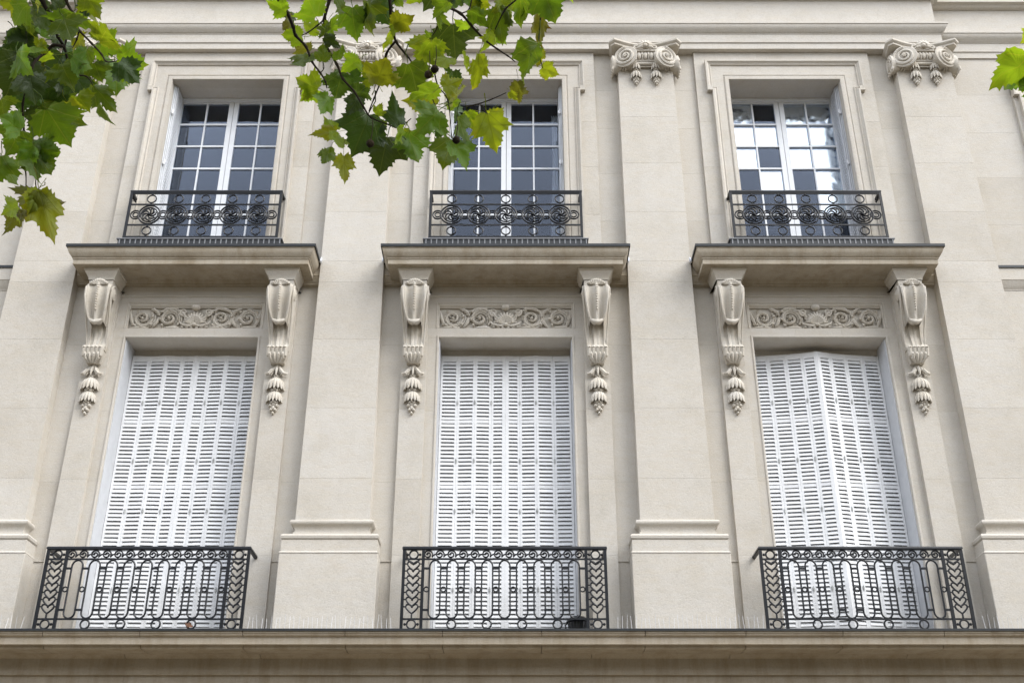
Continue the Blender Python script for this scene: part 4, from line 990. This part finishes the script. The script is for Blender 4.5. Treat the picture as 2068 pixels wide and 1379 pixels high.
CENTER = [(638,35,612,-15,'l',1.1),(578,22,537,5,'l',1),(597,36,556,26,'d',.5),(592,40,567,60,'b',1),(610,74,566,70,'l',1),(622,66,642,40,'l',1.1),(662,75,674,15,'g',.55),(656,76,690,98,'d',.7),(662,45,650,85,'g',.6),
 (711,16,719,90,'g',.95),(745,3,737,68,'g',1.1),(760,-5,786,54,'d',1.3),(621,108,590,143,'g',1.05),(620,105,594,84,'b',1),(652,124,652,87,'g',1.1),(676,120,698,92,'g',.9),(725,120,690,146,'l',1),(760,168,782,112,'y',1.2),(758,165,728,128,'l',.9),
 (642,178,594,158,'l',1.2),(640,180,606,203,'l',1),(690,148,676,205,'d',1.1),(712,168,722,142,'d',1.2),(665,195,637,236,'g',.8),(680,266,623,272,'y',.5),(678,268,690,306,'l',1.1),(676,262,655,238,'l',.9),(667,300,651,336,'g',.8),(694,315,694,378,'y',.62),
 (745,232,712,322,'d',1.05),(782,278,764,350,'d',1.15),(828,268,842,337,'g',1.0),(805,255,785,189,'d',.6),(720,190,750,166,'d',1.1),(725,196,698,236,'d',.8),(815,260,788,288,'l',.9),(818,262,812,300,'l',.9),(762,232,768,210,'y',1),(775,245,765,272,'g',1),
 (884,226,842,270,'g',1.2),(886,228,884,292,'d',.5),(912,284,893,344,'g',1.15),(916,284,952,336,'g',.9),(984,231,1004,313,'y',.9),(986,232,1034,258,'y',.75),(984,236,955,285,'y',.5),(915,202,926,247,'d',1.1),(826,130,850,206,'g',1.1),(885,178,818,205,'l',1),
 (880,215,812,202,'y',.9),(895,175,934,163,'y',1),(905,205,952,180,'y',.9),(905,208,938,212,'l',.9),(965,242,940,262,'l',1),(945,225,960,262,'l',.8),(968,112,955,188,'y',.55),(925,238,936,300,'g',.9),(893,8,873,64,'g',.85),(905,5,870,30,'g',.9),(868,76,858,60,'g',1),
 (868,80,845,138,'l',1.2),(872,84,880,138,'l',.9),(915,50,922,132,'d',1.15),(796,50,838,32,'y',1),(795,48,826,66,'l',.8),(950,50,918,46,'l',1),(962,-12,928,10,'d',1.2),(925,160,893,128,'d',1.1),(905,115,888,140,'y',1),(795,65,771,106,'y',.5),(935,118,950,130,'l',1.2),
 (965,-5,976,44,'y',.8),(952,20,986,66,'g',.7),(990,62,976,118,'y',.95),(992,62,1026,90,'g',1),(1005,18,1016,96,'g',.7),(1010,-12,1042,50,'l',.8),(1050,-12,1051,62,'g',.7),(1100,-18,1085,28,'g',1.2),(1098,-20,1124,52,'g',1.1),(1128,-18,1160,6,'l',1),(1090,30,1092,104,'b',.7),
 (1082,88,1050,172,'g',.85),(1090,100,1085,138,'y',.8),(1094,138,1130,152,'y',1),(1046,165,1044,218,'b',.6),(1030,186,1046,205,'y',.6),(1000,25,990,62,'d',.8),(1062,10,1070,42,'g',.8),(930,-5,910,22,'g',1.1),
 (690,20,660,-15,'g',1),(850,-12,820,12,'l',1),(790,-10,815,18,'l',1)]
LEFT = [(53,7,-8,2,'y',.8),(55,10,22,52,'g',1.3),(60,14,50,72,'g',1.0),(86,-2,72,15,'y',1.2),(105,22,55,48,'d',1.1),(110,-5,122,46,'d',.9),(148,28,124,74,'g',1.2),(175,14,146,5,'d',.45),(174,16,174,47,'d',.6),(176,-6,201,36,'l',.9),(178,18,190,60,'y',.6),
 (200,83,227,46,'l',1.0),(200,83,244,106,'l',1.1),(200,80,192,50,'l',.7),(238,122,298,135,'l',1.1),(242,126,283,173,'d',.85),(233,122,239,192,'g',.95),(190,128,206,168,'g',1),(187,170,214,257,'g',.5),(190,175,236,224,'g',.6),(75,85,6,90,'d',1.1),(76,105,54,94,'l',1),(78,100,92,78,'l',.9),
 (105,113,58,128,'y',.7),(35,108,52,152,'g',1.1),(42,112,14,205,'d',1.1),(85,124,80,156,'b',1),(125,108,98,205,'d',1.15),(130,100,168,132,'d',1.1),(155,75,178,102,'y',.9),(130,90,96,72,'d',1),(60,150,78,210,'d',1.1),(14,132,-4,148,'l',1.1),(155,193,182,226,'l',1.1),(135,205,158,239,'y',.7),
 (85,212,168,264,'g',1.0),(95,222,145,304,'g',.95),(95,225,62,278,'d',.9),(42,262,-4,232,'g',1),(42,264,12,316,'g',1.1),(67,296,66,373,'g',.9),(68,296,128,310,'g',.9),(66,298,106,358,'g',.85),(68,296,36,322,'g',.9),(3,318,30,379,'g',1.0),(2,316,-14,372,'g',1),(50,190,38,228,'d',1.1),(2,200,8,238,'g',1),
 (78,382,44,420,'b',1.1),(78,384,58,436,'y',.7),(80,388,103,494,'y',.55),(92,398,131,412,'b',.8),(37,416,4,434,'l',.95),(38,422,9,476,'b',.5),(40,425,44,452,'b',.8),(20,172,45,205,'d',1),(100,175,140,215,'d',1.1),(115,150,150,190,'d',1.1),(150,150,175,190,'d',1),(130,40,150,90,'g',1.1),(30,60,60,100,'d',1.1),(20,230,40,260,'g',.8),(125,130,145,175,'g',1.1),(20,90,40,140,'d',1.1),(70,50,95,90,'d',1.1),(150,115,185,140,'g',1),(80,180,60,230,'d',1),(175,100,190,135,'g',.9)]
def over(xa, xb, n, ya=-190):                                  # the same twigs carry on above the frame
    return [(x, y, x + random.uniform(-60, 60), y + random.uniform(25, 75), random.choice('ggdl'), 1.1) for x, y in ((random.uniform(xa, xb), random.uniform(ya, -45)) for _ in range(n))]
T1 = thing('tree_branch', 'wide leafy plane tree branch hanging in front of the middle window, with seed balls', 'branch', at(880, -40, 4.1), 'plane tree branches hanging before the facade')
T2 = thing('tree_branch', 'dense dark leafy branch hanging in the top left corner', 'branch', at(100, -40, 3.9), 'plane tree branches hanging before the facade')
T3 = thing('tree_branch', 'single leaf twig reaching in beside the rightmost capital', 'branch', at(2120, 120, 4.0), 'plane tree branches hanging before the facade')
def hang(T, leaves, stems, r):
    inv = Matrix.Translation(-T.location)
    def fix(o): o.matrix_basis = inv @ o.matrix_basis
    for px, r0, r1 in stems:
        if px[0][1] < -150: px = [(px[0][0] + 30, px[0][1] - 900), (px[0][0] + 25, px[0][1] - 380)] + px; r0 *= 1.02
        fix(stem(T, 'twig', px, r, r0, r1))
    for l in leaves:
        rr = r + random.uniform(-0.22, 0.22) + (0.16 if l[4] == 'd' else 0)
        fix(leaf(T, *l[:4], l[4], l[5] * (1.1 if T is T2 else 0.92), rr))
hang(T1, CENTER + over(560, 1160, 14), [
    ([(610,-260),(540,-60),(562,0),(580,27),(592,55),(597,72),(618,95),(630,125),(647,148),(657,165),(660,178)], .009, .0022),
    ([(760,-260),(680,-80),(665,0),(655,40),(658,80),(660,95),(680,130),(693,160),(715,185),(735,218),(750,238),(785,252),(805,258),(830,240)], .007, .0018),
    ([(655,40),(640,53),(622,66),(610,72)], .0032, .0016), ([(800,-200),(785,-60),(790,30),(795,62),(800,85),(826,118)], .0085, .0035), ([(799,84),(780,110),(770,160),(755,200),(745,225)], .0045, .0018),
    ([(840,-220),(868,-40),(885,0),(895,10),(930,28),(950,50),(978,80),(1005,100),(1025,113),(1040,125)], .008, .002), ([(895,10),(894,28),(880,62),(868,78)], .0022, .0014), ([(940,215),(960,212),(990,202),(1022,188)], .003, .0016), ([(930,28),(948,18),(955,-20)], .0025, .0018),
    ([(1100,-200),(1060,-80),(1050,-12),(1020,20),(1000,60)], .006, .002), ([(1100,-120),(1096,-30),(1092,30),(1088,100),(1096,138)], .0035, .0015), ([(647,148),(654,138),(652,124)], .0022, .0013), ([(878,150),(885,175),(905,205),(912,280)], .003, .0015), ([(985,232),(975,215),(962,212)], .002, .0015), ([(826,118),(860,170),(882,222)], .003, .0016)], 4.1)
hang(T2, LEFT + over(-40, 230, 14), [
    ([(60,-240),(70,-60),(85,0),(100,30),(110,55),(117,75),(130,95)], .010, .004), ([(112,45),(128,60),(133,80),(130,100)], .004, .002), ([(110,-200),(122,-50),(133,0),(145,25),(155,50),(160,62),(185,88),(205,110),(215,125),(235,124)], .0065, .0018),
    ([(130,95),(108,92),(90,108),(75,120),(65,135),(55,175),(46,210),(47,240),(48,262),(43,305),(52,350),(52,385)], .0055, .0016), ([(75,120),(58,117),(42,112)], .003, .0018), ([(160,62),(155,80),(147,97)], .003, .0016), ([(130,95),(138,125),(148,150),(175,155),(187,172)], .0045, .0016),
    ([(48,262),(66,294),(76,330),(72,372),(80,386)], .0025, .0014), ([(43,305),(20,312),(4,318)], .0022, .0014), ([(80,386),(60,405),(38,418)], .002, .0013)], 3.9)
hang(T3, [(2078,118,1990,166,'l',1.15),(2074,126,2022,190,'g',.9),(2082,66,2062,88,'y',1),(2110,100,2150,170,'g',1),(2100,150,2080,230,'g',1)], [([(2240,-160),(2160,40),(2110,110),(2066,128)], .008, .0022), ([(2110,110),(2098,80),(2082,66)], .003, .0016)], 4.0)
def seeds(T, x, y, r):
    m = MB(); m.ball(0, 0, 0, 0.0132, n=14, m=10); rn = random.Random(int(x))
    m.v = [tuple(Vector(v) * (1 + rn.uniform(-.07, .1))) for v in m.v]; m.tube([(0, 0, 0.012), (0.004, 0, 0.05), (0.0, 0.01, 0.11)], [0.002, 0.0015, 0.0013], 5)
    o = obj('seed_ball', m, M_SEED, T, at(x, y, r) - T.location, angle=20)
for x, y in ((878,140),(865,151),(748,290),(921,283)): seeds(T1, x, y, 3.82)
m = LEAFMB[3].mesh('fallen_leaf', M_DRY, 60)
o = link('fallen_leaf', m, None, (-2.93, -0.36, 4.09), (radians(62), 0.4, 0.3), (0.07, 0.07, 0.07)); tag(o, 'small dry brown leaf caught behind the left lower balcony railing', 'leaf')
